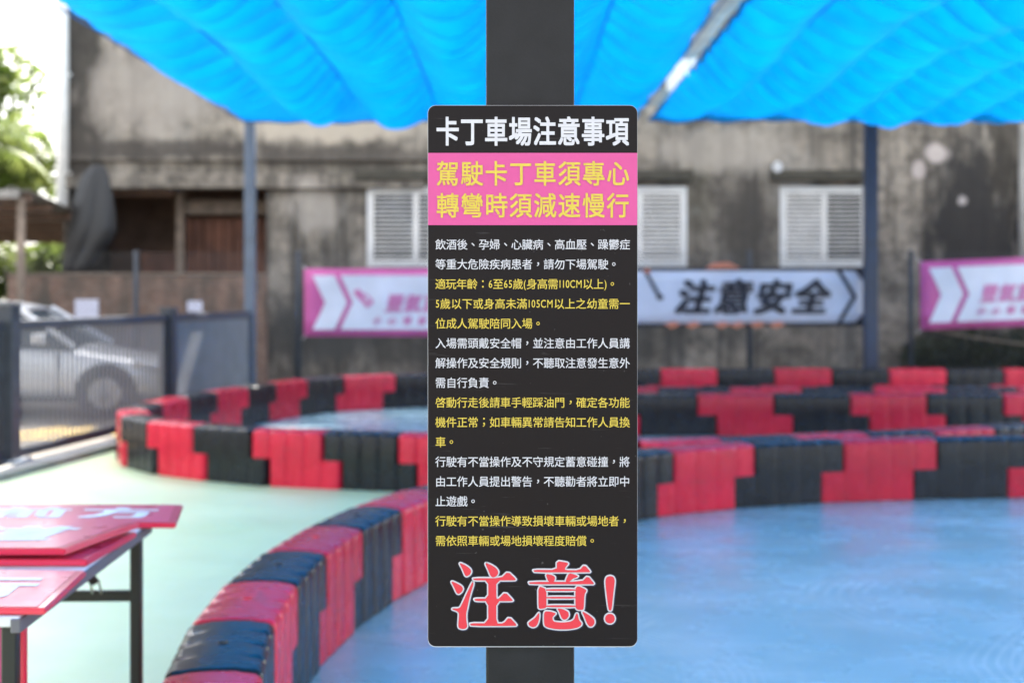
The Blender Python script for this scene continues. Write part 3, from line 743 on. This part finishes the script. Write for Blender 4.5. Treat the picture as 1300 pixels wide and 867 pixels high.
b = MB(); b.cyl((.0, 0, P(0, 212, 21.8).z), (0, 0, 3.75), .012, n=6); b.build('rope', M['trim'], tp)
lw = thing('low_wall', 'low brown brick wall behind the chain-link fence on the left', 'wall', ((-7.6 - 3.75) / 2, 21.6, 0))
def brick_mat():
    m = bpy.data.materials.new('brown_brick'); m.use_nodes = True; nt = m.node_tree; bs = nt.nodes['Principled BSDF']
    o = N(nt, 'TexCoord').outputs['Object']; sp = N(nt, 'SeparateXYZ'); nt.links.new(o, sp.inputs[0]); cb = N(nt, 'CombineXYZ')
    nt.links.new(sp.outputs[0], cb.inputs[0]); nt.links.new(sp.outputs[2], cb.inputs[1])
    br = N(nt, 'TexBrick'); br.inputs['Scale'].default_value = 4; br.inputs['Color1'].default_value = (.22, .12, .08, 1); br.inputs['Color2'].default_value = (.30, .19, .14, 1); br.inputs['Mortar'].default_value = (.12, .11, .10, 1)
    nt.links.new(cb.outputs[0], br.inputs[0])
    c = mix(nt, rng(nt, noise(nt, mapping(nt, o, (2, 1, .6)), 2, 6), .4, .7), br.outputs[0], (.08, .07, .055)); nt.links.new(c, bs.inputs['Base Color']); bs.inputs['Roughness'].default_value = .9
    return m
b = MB(); b.box((-1.95, -.1, 0), (1.95, .1, 1.76), .01); b.build('brickwork', brick_mat(), lw)
b = MB(); b.box((-1.97, -.12, 1.763), (1.97, .12, 1.80), .01); b.build('coping', M['wood'], lw)

# ------------------------------------------------------------------ chain-link fence and banners
CF = 20.75
cf = thing('chain_link_fence', 'grey chain-link fence with thin dark posts in front of the old building', 'fence', (0, CF, 0))
b = MB(); xa, xb, za, zb, st = -7.4, 10.5, .08, 2.06, .085
hgt = zb - za; k = xa - hgt
def wire(p, q, r=.0023):
    d = (q - p).normalized(); u = d.cross(Vector((0, 1, 0))).normalized() * r; v = Vector((0, 1, 0)) * r
    A = [b.bm.verts.new(p + o) for o in (u, -u * .5 + v, -u * .5 - v)]; B = [b.bm.verts.new(q + o) for o in (u, -u * .5 + v, -u * .5 - v)]
    for i in range(3): b.bm.faces.new((A[i], A[(i + 1) % 3], B[(i + 1) % 3], B[i]))
while k < xb:
    for s in (1, -1):
        x0 = k if s > 0 else k + hgt; x1 = x0 + s * hgt; t0, t1 = 0, 1
        for lim, sg in ((xa, 1), (xb, -1)):
            pass
        lo, hi = sorted((x0, x1)); a = max(lo, xa); c = min(hi, xb)
        if c - a < .02: continue
        f = lambda x: za + (x - x0) / (x1 - x0) * hgt
        wire(Vector((a, .004 * s, f(a))), Vector((c, .004 * s, f(c))))
    k += st
b.build('wire_mesh', M['wire'], cf)
b = MB(); b.cyl((xa, 0, 2.08), (xb, 0, 2.08), .004, n=6); b.build('top_wire', M['wire'], cf)
for px in (172, 378, 562, 760, 952, 1157, 1350):
    x = (px - 650) / F * CF; b = MB(); b.cyl((x, .03, 0), (x, .03, 2.12), .04, n=10); b.build('fence_post', M['gate'], cf)
BD = CF - .06
def sag_sheet(mb, quad, mi, lay):
    (x0, y0), (x1, y1), (x2, y2), (x3, y3) = quad                    # tl, tr, br, bl in photo pixels at distance BD
    nx, ny = 24, 4; g = []
    for i in range(nx + 1):
        u = i / nx; col = []
        for j in range(ny + 1):
            v = j / ny
            x = (x0 * (1 - u) + x1 * u) * (1 - v) + (x3 * (1 - u) + x2 * u) * v; y = (y0 * (1 - u) + y1 * u) * (1 - v) + (y3 * (1 - u) + y2 * u) * v
            col.append(mb.bm.verts.new(bpos(x, y, lay)))
        g.append(col)
    for a, c in zip(g[:-1], g[1:]):
        for j in range(ny): f = mb.bm.faces.new((a[j], a[j + 1], c[j + 1], c[j])); f.material_index = mi; f.smooth = True
BO = Vector((0, 0, 0))
def bpos(x, y, lay):
    p = P(x, y, BD); p.y = BD - lay + .022 * math.sin(p.x * 3.1) * math.sin(p.z * 2 + p.x) + .009 * math.sin(p.x * 8 + p.z * 5) + .006 * math.sin(p.x * 4.3 - p.z * 9); return p - BO
def shape(mb, pts, lay, mi=0):                                        # finely cut flat shape following the cloth
    f = mb.ngon([bpos(x, y, lay) for x, y in pts], mi)
    bmesh.ops.triangulate(mb.bm, faces=[f])
def banner(label, x0, x1, yl, yr, yb_l, yb_r, kind):
    global BO
    tlx = lambda x, v: (yl + (yr - yl) * (x - x0) / (x1 - x0)) * (1 - v) + (yb_l + (yb_r - yb_l) * (x - x0) / (x1 - x0)) * v
    c = P((x0 + x1) / 2, (yl + yb_l) / 2, BD); BO = Vector(c)
    t = thing('banner', label, 'banner', c, group='banners on the chain-link fence')
    pink = kind == 'pink'
    b = MB(); sag_sheet(b, [(x0, yl), (x1, yr), (x1, yb_r), (x0, yb_l)], 0, 0)
    o = b.build('cloth', M['banner_pink' if pink else 'banner_white'], t); o.modifiers.new('t', 'SOLIDIFY').thickness = .002
    w, q = MB(), MB()
    for x, y, dx, dy in ((x0 + 2, yl + 2, -4, -7), (x0 + 2, yb_l - 2, -4, 6), (x1 - 2, yr + 2, 4, -7), (x1 - 2, yb_r - 2, 4, 6), ((x0 + x1) / 2, (yl + yr) / 2 + 2, 1, -7)):
        tb_ = MB(); tb_.cyl(bpos(x, y, .004), bpos(x + dx, y + dy, -.05), .006, n=6); tb_.build('tie_cord', M['white_paint'], t)
    def strip(mb, xs, vs, lay):                                       # a band of the cloth cut in short pieces
        n = 30
        for i in range(n):
            a = i / n; c2 = (i + 1) / n
            L = lambda s: (xs[0](s), xs[1](s))
            mb.ngon([bpos(x, tlx(x, v), lay) for x, v in ((xs[0](a), a), (xs[1](a), a), (xs[1](c2), c2), (xs[0](c2), c2))])
    def chev(mb, xa, wd, ind, v0, v1, lay):
        tip = lambda s: xa + ind * (1 - abs(2 * s - 1))
        n = 30
        for i in range(n):
            a, c2 = i / n, (i + 1) / n; va, vc = v0 + (v1 - v0) * a, v0 + (v1 - v0) * c2
            mb.ngon([bpos(x, tlx(x, v), lay) for x, v in ((tip(a), va), (tip(a) + wd, va), (tip(c2) + wd, vc), (tip(c2), vc))])
    if pink:
        chev(w, x0 + 11, 28, 16, .1, .9, .012)
        # long white field after the thin pink chevron
        n = 30
        for i in range(n):
            a, c2 = i / n, (i + 1) / n; va, vc = .1 + .8 * a, .1 + .8 * c2; tip = lambda s: x0 + 46 + 16 * (1 - abs(2 * s - 1))
            m_ = 14
            for j in range(m_):
                f0, f1 = j / m_, (j + 1) / m_
                e = lambda s, f: tip(s) + (x1 - 10 - tip(s)) * f
                w.ngon([bpos(x, tlx(x, v), .012) for x, v in ((e(a, f0), va), (e(a, f1), va), (e(c2, f1), vc), (e(c2, f0), vc))])
        w.build('white_field', M['banner_white'], t)
        b = MB(); place = lambda x, y, k: bpos(x, y + (yr - yl) * (x - x0) / (x1 - x0), .022 + k * .001)
        text_mesh(b, '豐氣直車安全', x0 + 104 if x0 < 600 else x0 + 76, yl + 44, 23, 22, 24, place, .03, slant=.25)
        b.build('lettering', M['banner_text'], t); 
        for k_, ch in enumerate('小心慢駛慎行'):
            b = MB(); text_mesh(b, ch, (x0 + 88 if x0 < 600 else x0 + 72) + 19 * k_, yl + 66, 10.5, 11, 11, place, .03, slant=.25); b.build('lettering', M['banner_text'], t)
        if x0 < 600:
            b = MB(); e = [(x0 + 76 + 12 * math.cos(k * .5236) + 4 * math.sin(k * .5236), yl + 37 + 8 * math.sin(k * .5236) + 4 * math.cos(k * .5236)) for k in range(12)]
            for k in range(12):
                p, r_ = e[k], e[(k + 1) % 12]; cx, cy = x0 + 76, yl + 37; ii = lambda s: (cx + (s[0] - cx) * .6, cy + (s[1] - cy) * .6)
                b.ngon([bpos(*s, .022) for s in (p, r_, ii(r_), ii(p))])
            b.ngon([bpos(x0 + 62, yl + 29, .024), bpos(x0 + 70, yl + 25, .024), bpos(x0 + 84, yl + 48, .024), bpos(x0 + 80, yl + 50, .024)]); b.build('emblem', M['banner_text'], t)
    else:
        # dark border, dark chevron and a pointed white end at the right
        def bord(v0, v1):
            for i in range(20):
                a, c2 = x0 + (x1 - x0) * i / 20, x0 + (x1 - x0) * (i + 1) / 20
                w.ngon([bpos(x, tlx(x, v), .012) for x, v in ((a, v0), (c2, v0), (c2, v1), (a, v1))])
        bord(0, .05); bord(.93, 1)
        chev(w, x1 - 38, 6, 21, .03, .96, .014)
        w.ngon([bpos(x, tlx(x, v), .014) for x, v in ((x1 - 14, .04), (x1 + .5, .04), (x1 + .5, .3))]); w.ngon([bpos(x, tlx(x, v), .014) for x, v in ((x1 - 14, .95), (x1 + .5, .72), (x1 + .5, .95))])
        w.ngon([bpos(x, y, .014) for x, y in ((817, 345), (821, 344), (840, 377), (836, 380))]); w.ngon([bpos(x, y, .014) for x, y in ((833, 376), (841, 374), (842, 380), (835, 381))])
        b = MB(); text_mesh(b, '注意安全', 858, 377, 49.5, 46, 45, lambda x, y, k: bpos(x, y, .022 + k * .001), .04, slant=.28)
        w.build('dark_border', M['banner_black'], t); b.build('lettering', M['banner_black'], t)
        for k, pts in enumerate([[(895, 341), (905, 334), (925, 333), (940, 341)]] + [[(x, 411 + (k % 2)), (x + 14, 408), (x + 22, 412), (x + 10, 417)] for k, x in enumerate((842, 868, 905, 925, 950, 975))] + [[(815, 344), (823, 340), (826, 348)]]):
            q = MB(); q.ngon([bpos(x, y, .026) for x, y in pts]); q.build('ornament', M['banner_orange'], t)
banner('pink and white arrow banner at left, running behind the black notice', 386, 742, 341, 341, 427, 427, 'pink')
banner('white banner with black slanted lettering between the two pink ones', 752, 1099, 340, 340, 416, 414, 'white')
banner('pink and white arrow banner at right, right of the navy post', 1168, 1520, 332, 318, 419, 406, 'pink')

# white papers on the low wall
for (x0, x1, y0, y1, lb) in ((95, 125, 380, 404, 'larger white paper sheet on the low brown wall, over the gate'), (238, 257, 382, 396, 'smaller white paper sheet on the low brown wall, near the canopy post')):
    b = MB(); a, c = P(x0, y1, 21.47), P(x1, y0, 21.47); b.box((a.x, 21.47, a.z), (c.x, 21.474, c.z)); o = b.build('paper_notice', M['paper']); tag(o, lb, 'notice')
    ctr = (a + c) / 2; o.data.transform(Matrix.Translation(-ctr)); o.location = ctr

# ------------------------------------------------------------------ gate fence on the left
def fpost(d, w, h, label):
    t = thing('gate_post', label, 'post', (fl(d), d, 0), math.atan2(FB.y - FA.y, FB.x - FA.x))
    b = MB(); b.box((-w / 2, -w / 2, .02), (w / 2, w / 2, h), .008, seg=2); b.build('post_shaft', M['gate'], t)
    b = MB(); b.box((-w * .58, -w * .58, h + .002), (w * .58, w * .58, h + .025), .006); b.build('cap', M['gate'], t)
    b = MB(); b.box((-w * .95, -w * .95, .072), (w * .95, w * .95, .09), .004)
    for s in (-1, 1):
        for r in (-1, 1): b.cyl((s * w * .75, r * w * .75, .085), (s * w * .75, r * w * .75, .11), .012, n=6)
    b.build('foot_plate', M['steel_blue'], t)
fpost(12.05, .17, 1.40, 'thick dark gate post at the left edge of the picture')
fpost(15.75, .15, 1.32, 'dark fence post between the two bar panels')
M['infill'] = mat('grey_sheet', (.19, .195, .20), .75, noise=.15, nscale=3)
def panel(d0, d1, label, sheet=False):
    a, c = Vector((fl(d0), d0, 0)), Vector((fl(d1), d1, 0)); L = (c - a).length
    t = thing('bar_gate', label, 'gate', a, math.atan2(c.y - a.y, c.x - a.x))
    b = MB()
    b.box((0, -.03, 1.185), (L, .03, 1.265), .004); b.box((0, -.03, .09), (L, .03, .17), .004)
    b.box((0, -.025, .172), (.05, .025, 1.183), .004); b.box((L - .05, -.025, .172), (L, .025, 1.183), .004); b.build('frame', M['gate'], t)
    b = MB(); n = int(L / .098)
    for i in range(1, n): b.box((L * i / n - .011, -.011, .168), (L * i / n + .011, .011, 1.202))
    b.build('bars', M['bars'], t)
    if sheet: b = MB(); b.box((.06, -.020, .2), (L - .06, -.016, 1.17)); b.build('infill_sheet', M['infill'], t)
panel(12.17, 15.65, 'dark steel gate panel of upright bars in front of the silver car')
panel(15.85, 18.58, 'farther dark bar panel between the fence post and the canopy post', True)
panel(8.6, 11.92, 'nearest dark bar panel at the left edge, mostly out of view')

# ------------------------------------------------------------------ silver car outside the gate
car = thing('parked_car', 'silver sedan parked outside the bar gate', 'car', (-4.1, 17.9, 0)); car.scale = (1, 1, .95)
def section(s, hw, zl, zu, crown=.03):                                # points of one body section, right side down to left side
    x = -s
    return [(x, -hw * .93, zl), (x, -hw, zl + .14), (x, -hw, (zl + zu) / 2 + .05), (x, -hw * .97, zu - .06), (x, -hw * .86, zu - .01), (x, -hw * .4, zu + crown), (x, hw * .4, zu + crown), (x, hw * .86, zu - .01), (x, hw * .97, zu - .06), (x, hw, (zl + zu) / 2 + .05), (x, hw, zl + .14), (x, hw * .93, zl)]
def loft(b, secs):
    R_ = [[b.bm.verts.new(p) for p in s] for s in secs]; n = len(R_[0])
    for a, c in zip(R_[:-1], R_[1:]):
        for k in range(n): f = b.bm.faces.new((a[k], a[(k + 1) % n], c[(k + 1) % n], c[k])); f.smooth = True
    b.bm.faces.new(R_[0]); b.bm.faces.new(R_[-1])
b = MB(); loft(b, [section(*q) for q in ((0, .55, .32, .56), (.06, .70, .22, .63), (.25, .80, .18, .70), (.6, .84, .17, .775), (1.0, .85, .17, .84), (1.25, .86, .17, .90), (1.9, .86, .17, .93), (3.2, .86, .17, .95), (3.9, .84, .18, .97), (4.3, .78, .24, .93), (4.42, .66, .34, .80))])
body = b.build('body', M['car_paint'], car); body.modifiers.new('s', 'SUBSURF').render_levels = 2
def cab(s, hw, z): return [(-s, -hw, z), (-s, hw, z)]
b = MB()
secs = [(1.18, .74, .90), (1.95, .60, 1.38), (2.5, .58, 1.44), (3.1, .58, 1.41), (3.85, .72, .95)]
lowr = [(1.18, .80, .88), (1.95, .82, .91), (2.5, .82, .92), (3.1, .82, .93), (3.85, .78, .93)]
R_ = []
for (s, hw, z), (_, lw_, lz) in zip(secs, lowr): R_.append([b.bm.verts.new(p) for p in ((-s, -lw_, lz), (-s, -hw, z), (-s, hw, z), (-s, lw_, lz))])
for i, (a, c) in enumerate(zip(R_[:-1], R_[1:])):
    for k in range(3): b.bm.faces.new((a[k], a[k + 1], c[k + 1], c[k]))
b.build('windows', M['glass_dark'], car)
b = MB()
loft(b, [[(-s, -w_, z - .03), (-s, -w_ * .9, z), (-s, 0, z + .03), (-s, w_ * .9, z), (-s, w_, z - .03), (-s, 0, z - .01)] for s, w_, z in ((1.86, .60, 1.375), (2.1, .61, 1.43), (2.5, .61, 1.465), (3.0, .61, 1.44), (3.2, .58, 1.385))])
for s in (-1, 1):
    for (a, c) in (((1.16, .81, .90), (1.9, .625, 1.385)), ((2.55, .845, .93), (2.55, .61, 1.43)), ((3.9, .77, .95), (3.15, .60, 1.40))): b.cyl((-a[0], s * a[1], a[2]), (-c[0], s * c[1], c[2]), .035, n=6)
b.build('roof', M['car_paint'], car)
for s in (-1, 1):
    b = MB(); b.box((-1.62, s * .88 - .02, .93), (-1.44, s * .88 + .12 * (s > 0) - .12 * (s < 0), 1.07), .03, seg=2); b.build('mirror', M['car_paint'], car)
    b = MB(); loft(b, [[(-x, s * (y - .0), z) for y, z in ((w0, z0), (w0 + .02, z0 + .06), (w0, z0 + .12), (w0 - .1, z0 + .06))] for x, w0, z0 in ((.05, .60, .54), (.2, .76, .58), (.45, .80, .63))]); b.build('headlight', M['lamp_glass'], car)
    for xx in (-.77, -3.4):
        wv = thing('w', '', ''); bpy.data.objects.remove(wv)
        y0 = s * .87
        b = MB(); b.cyl((xx, y0 - s * .03, .33), (xx, y0 + s * .005, .33), .365, n=32); b.build('wheel_arch', M['trim'], car)
        b = MB(); b.cyl((xx, y0 - s * .18, .315), (xx, y0 + s * .02, .315), .315, .30, n=32); wh = b.build('wheel', M['tyre'], car)
        b = MB(); b.cyl((xx, y0 + s * .0, .315), (xx, y0 + s * .028, .315), .205, .19, n=28)
        for k in range(7):
            a = 2 * math.pi * k / 7; b.cyl((xx, y0 + s * .035, .315), (xx + .19 * math.cos(a), y0 + s * .03, .315 + .19 * math.sin(a)), .02, n=6)
        b.build('rim', M['alloy'], wh)
    for hx in (-2.3, -3.2):
        b = MB(); b.box((hx - .09, s * .862 - .012, .80), (hx + .09, s * .862 + .012, .83), .005); b.build('door_handle', M['car_paint'], car)
b = MB(); b.box((-4.2, -.875, .2), (-.3, -.85, .27), .005); b.box((-2.56, -.868, .25), (-2.545, -.85, .9)); b.box((-1.36, -.868, .25), (-1.345, -.85, .9)); b.build('sill_trim', M['trim'], car)

# ------------------------------------------------------------------ folding table with red sign boards
TX, TY = -1.40, 3.98
tb = thing('folding_table', 'narrow folding table with pale top and black legs, under red boards', 'table', (TX, TY, 0), .033)
hx, hy = .235, .69
b = MB(); b.box((-hx, -hy, .725), (hx, hy, .75), .004); b.build('tabletop', M['table_top'], tb)
b = MB()
for lo, hi in (((-hx - .004, -hy - .004), (-hx + .02, hy + .004)), ((hx - .02, -hy - .004), (hx + .004, hy + .004))): b.box((lo[0], lo[1], .712), (hi[0], hi[1], .746), .003)
b.build('edge_band', M['table_edge'], tb)
for yy in (-hy + .05, hy - .05):
    for xx in (-hx + .045, hx - .035):
        b = MB(); b.box((xx - .018, yy - .018, .012), (xx + .018, yy + .018, .72), .004); lg = b.build('leg', M['table_leg'], tb)
        b = MB(); b.box((xx - .021, yy - .021, .0085), (xx + .021, yy + .021, .035), .004); b.build('foot_cap', M['trim'], lg)
    b = MB(); b.box((-hx + .065, yy - .012, .50), (hx - .04, yy + .012, .535), .004); b.build('crossbar', M['table_leg'], tb)
    s = 1 if yy > 0 else -1
    b = MB(); b.cyl((.045, yy - s * .22, .70), (.075, yy - s * .05, .575), .015, n=8); br = b.build('brace', M['table_leg'], tb)
    b = MB()
    for q in (-.014, .014): b.cyl((.075 + q, yy - s * .05, .58), (.078 + q, yy - s * .02, .53), .004, n=6)
    b.build('spring', M['chrome'], br)
def board(label, pts, z, th, word, tcol=True):
    # pts: four ground-plan corners, near right, far right, far left, near left
    c = Vector((sum(p[0] for p in pts) / 4, sum(p[1] for p in pts) / 4, z)); t = thing('sign_board', label, 'board', c, group='red sign boards on the table')
    L = [Vector((p[0], p[1], 0)) - Vector((c.x, c.y, 0)) for p in pts]
    b = MB(); b.prism(L, (0, 0, 0), (0, 0, th)); bmesh.ops.bevel(b.bm, geom=list(b.bm.edges), offset=.004, segments=2, affect='EDGES'); b.build('panel', M['board_red'], t)
    ctr = sum(L, Vector()) / 4
    b = MB(); b.ngon([(ctr + (p - ctr) * .955) + Vector((0, 0, th + .0012)) for p in L]); b.build('face', M['board_face'], t)
    ex = (L[0] - L[3]).normalized(); ey = (L[1] - L[0]).normalized(); W_, H_ = (L[0] - L[3]).length, (L[1] - L[0]).length
    if word:
        b = MB(); n = len(word)
        gsz = H_ * .60
        text_mesh(b, word, 0, 0, gsz * 1.22, gsz * 1.1, gsz * .95, lambda x, y, k: ctr + ex * (W_ / 2 - .07 - gsz * 1.22 * n + x) + ey * (-y) + Vector((0, 0, th + .002 + k * .0003)), .035)
        b.build('lettering', M['white_paint'], t)
def quadb(a, c, left): return [a, c, (left, c[1] + .02), (left, a[1] + .02)]
board('red board lying at the front of the table, on the bare table top', [(-1.085, 3.31), (-1.125, 3.76), (-2.1, 3.80), (-2.1, 3.33)], .7515, .016, '減速慢行')
board('red board lying under another board in the middle of the table', [(-1.165, 3.90), (-1.15, 4.36), (-2.2, 4.38), (-2.2, 3.90)], .7515, .018, '')
board('red board on top of another one in the middle of the table', [(-1.225, 3.90), (-1.14, 4.36), (-2.2, 4.38), (-2.2, 3.88)], .782, .018, '安全彎道')
board('red board at the far end of the table, its corner sticking out past the leg', [(-1.07, 4.53), (-1.14, 4.93), (-2.3, 4.96), (-2.3, 4.56)], .7515, .016, '注意前方')
pk = thing('leaning_board', 'pink board standing upright under the table behind the near leg', 'board', (-1.29, 3.72, .0085))
b = MB(); b.box((-.09, -.012, 0), (.0, .012, .66), .004); b.build('panel', M['pink_ink'], pk); b = MB(); b.box((.001, -.0125, 0), (.02, .0125, .66), .003); b.build('edge_strip', M['board_red'], pk)

# ------------------------------------------------------------------ trees and shrubs
def leaf_cloud(mb, blobs, n, size, r_):
    for _ in range(n):
        c, rad = r_.choice(blobs); v = Vector((r_.gauss(0, 1), r_.gauss(0, 1), r_.gauss(0, 1))).normalized() * rad * (r_.random() ** .45)
        p = Vector(c) + v; s = size * r_.uniform(.6, 1.4); a = Vector((r_.gauss(0, 1), r_.gauss(0, 1), r_.gauss(0, .6))).normalized(); t = a.cross(Vector((r_.gauss(0, 1), r_.gauss(0, 1), r_.gauss(0, 1)))).normalized()
        mb.ngon([p - a * s, p + t * s * .42, p + a * s, p - t * s * .42])
def tree(loc, h, rad, m, label, seed, n=5000, size=.16):
    r_ = random.Random(seed); t = thing('tree', label, 'tree', loc, group='trees beyond the lean-to')
    b = MB(); top = Vector((r_.uniform(-.3, .3), r_.uniform(-.3, .3), h * .62)); b.cyl((0, 0, 0), top, .16, .08, n=10)
    blobs = []
    for k in range(9):
        a = r_.uniform(0, 6.28); q = Vector((math.cos(a) * rad * r_.uniform(.3, .8), math.sin(a) * rad * r_.uniform(.3, .8), h * r_.uniform(.45, .95))); blobs.append((q, rad * r_.uniform(.3, .5)))
        b.cyl(top * r_.uniform(.5, 1), q, .05, .02, n=6)
    b.build('trunk', M['bark'], t); b = MB(); leaf_cloud(b, blobs, n, size, r_); b.build('crown', m, t, recalc=False)
tree((-11.6, 31, 0), 6.6, 2.2, M['leaf'], 'nearer bright green leafy tree at the left picture edge', 3)
tree((-14.5, 35, 0), 7.4, 2.8, M['leaf2'], 'farther darker leafy tree behind the palm at left', 4)
tree((-9.3, 33, 0), 4.6, 1.7, M['leaf'], 'short bushy tree beside the building corner at left', 5)
pt = thing('palm_tree', 'pale green palm with drooping fronds at the left edge', 'tree', (-11.0, 28.5, 0))
b = MB(); b.tube([(0, 0, 0), (.1, .05, 1.5), (.15, .1, 3.0), (.1, .1, 4.4)], .13, n=10); b.build('trunk', M['bark'], pt)
r_ = random.Random(9)
for k in range(15):
    a = k * 2.4; up = r_.uniform(.2, 1.1); L = r_.uniform(1.5, 2.1); b = MB(); prev = Vector((.1, .1, 4.4)); dirv = Vector((math.cos(a), math.sin(a), up)).normalized()
    for j in range(18):
        d = (dirv - Vector((0, 0, 1)) * (j / 18) ** 1.4 * 1.4).normalized(); nx_ = prev + d * L / 18; sd_ = d.cross(Vector((0, 0, 1))).normalized(); b.cyl(prev, nx_, .012, n=5, cap=False)
        for s in (-1, 1):
            l = .5 * math.sin(math.pi * (j + 1) / 19) + .08; tip = nx_ + sd_ * s * l + d * .2 - Vector((0, 0, .12 + .1 * r_.random())); b.ngon([nx_ - d * .03, nx_ + d * .03, tip])
        prev = nx_
    b.build('frond', M['leaf'], pt, recalc=False)
def shrub(loc, blobs, n, size, m, label, seed):
    r_ = random.Random(seed); t = thing('shrub', label, 'shrub', loc)
    b = MB()
    for c, r0 in blobs: b.cyl((c[0] * .3, c[1] * .3, 0), c, .02, .008, n=5)
    b.build('stems', M['bark'], t); b = MB(); leaf_cloud(b, blobs, n, size, r_); b.build('foliage', m, t, recalc=False)
shrub((-9.6, 27.6, 0), [((-.9, 0, 1.2), .8), ((.1, .2, 1.6), .8), ((1.0, 0, 1.2), .7), ((.1, 0, .6), .8), ((-1.3, .2, 1.9), .7), ((-.4, 0, 2.0), .7), ((.7, 0, 2.0), .6), ((-1.6, 0, .8), .8)], 6500, .09, M['leaf'], 'bright green shrub under the lean-to roof at left', 21)
shrub((7.2, 21.7, 0), [((-.9, 0, .45), .4), ((-.2, 0, .5), .45), ((.6, 0, .5), .5), ((1.3, 0, .6), .45)], 4500, .06, M['leaf3'], 'dark low shrub put in for the dark hollow at the foot of the wall under the right banner', 22)  # added shrub: near-black leaves stand in for a dark hollow
b = MB(); b.tube([(0, 0, 1.25), (.7, .02, 1.02), (1.5, 0, .86), (2.4, .03, .74)], .015, n=6); tag(b.build('bamboo_pole', M['wood'], loc=(5.2, 20.95, 0)), 'thin slanting bamboo pole behind the fence below the right banner', 'pole')

for o_ in (_to,): bpy.data.objects.remove(o_)
for o in list(bpy.data.objects):
    if o.name.startswith('tmp'): bpy.data.objects.remove(o)
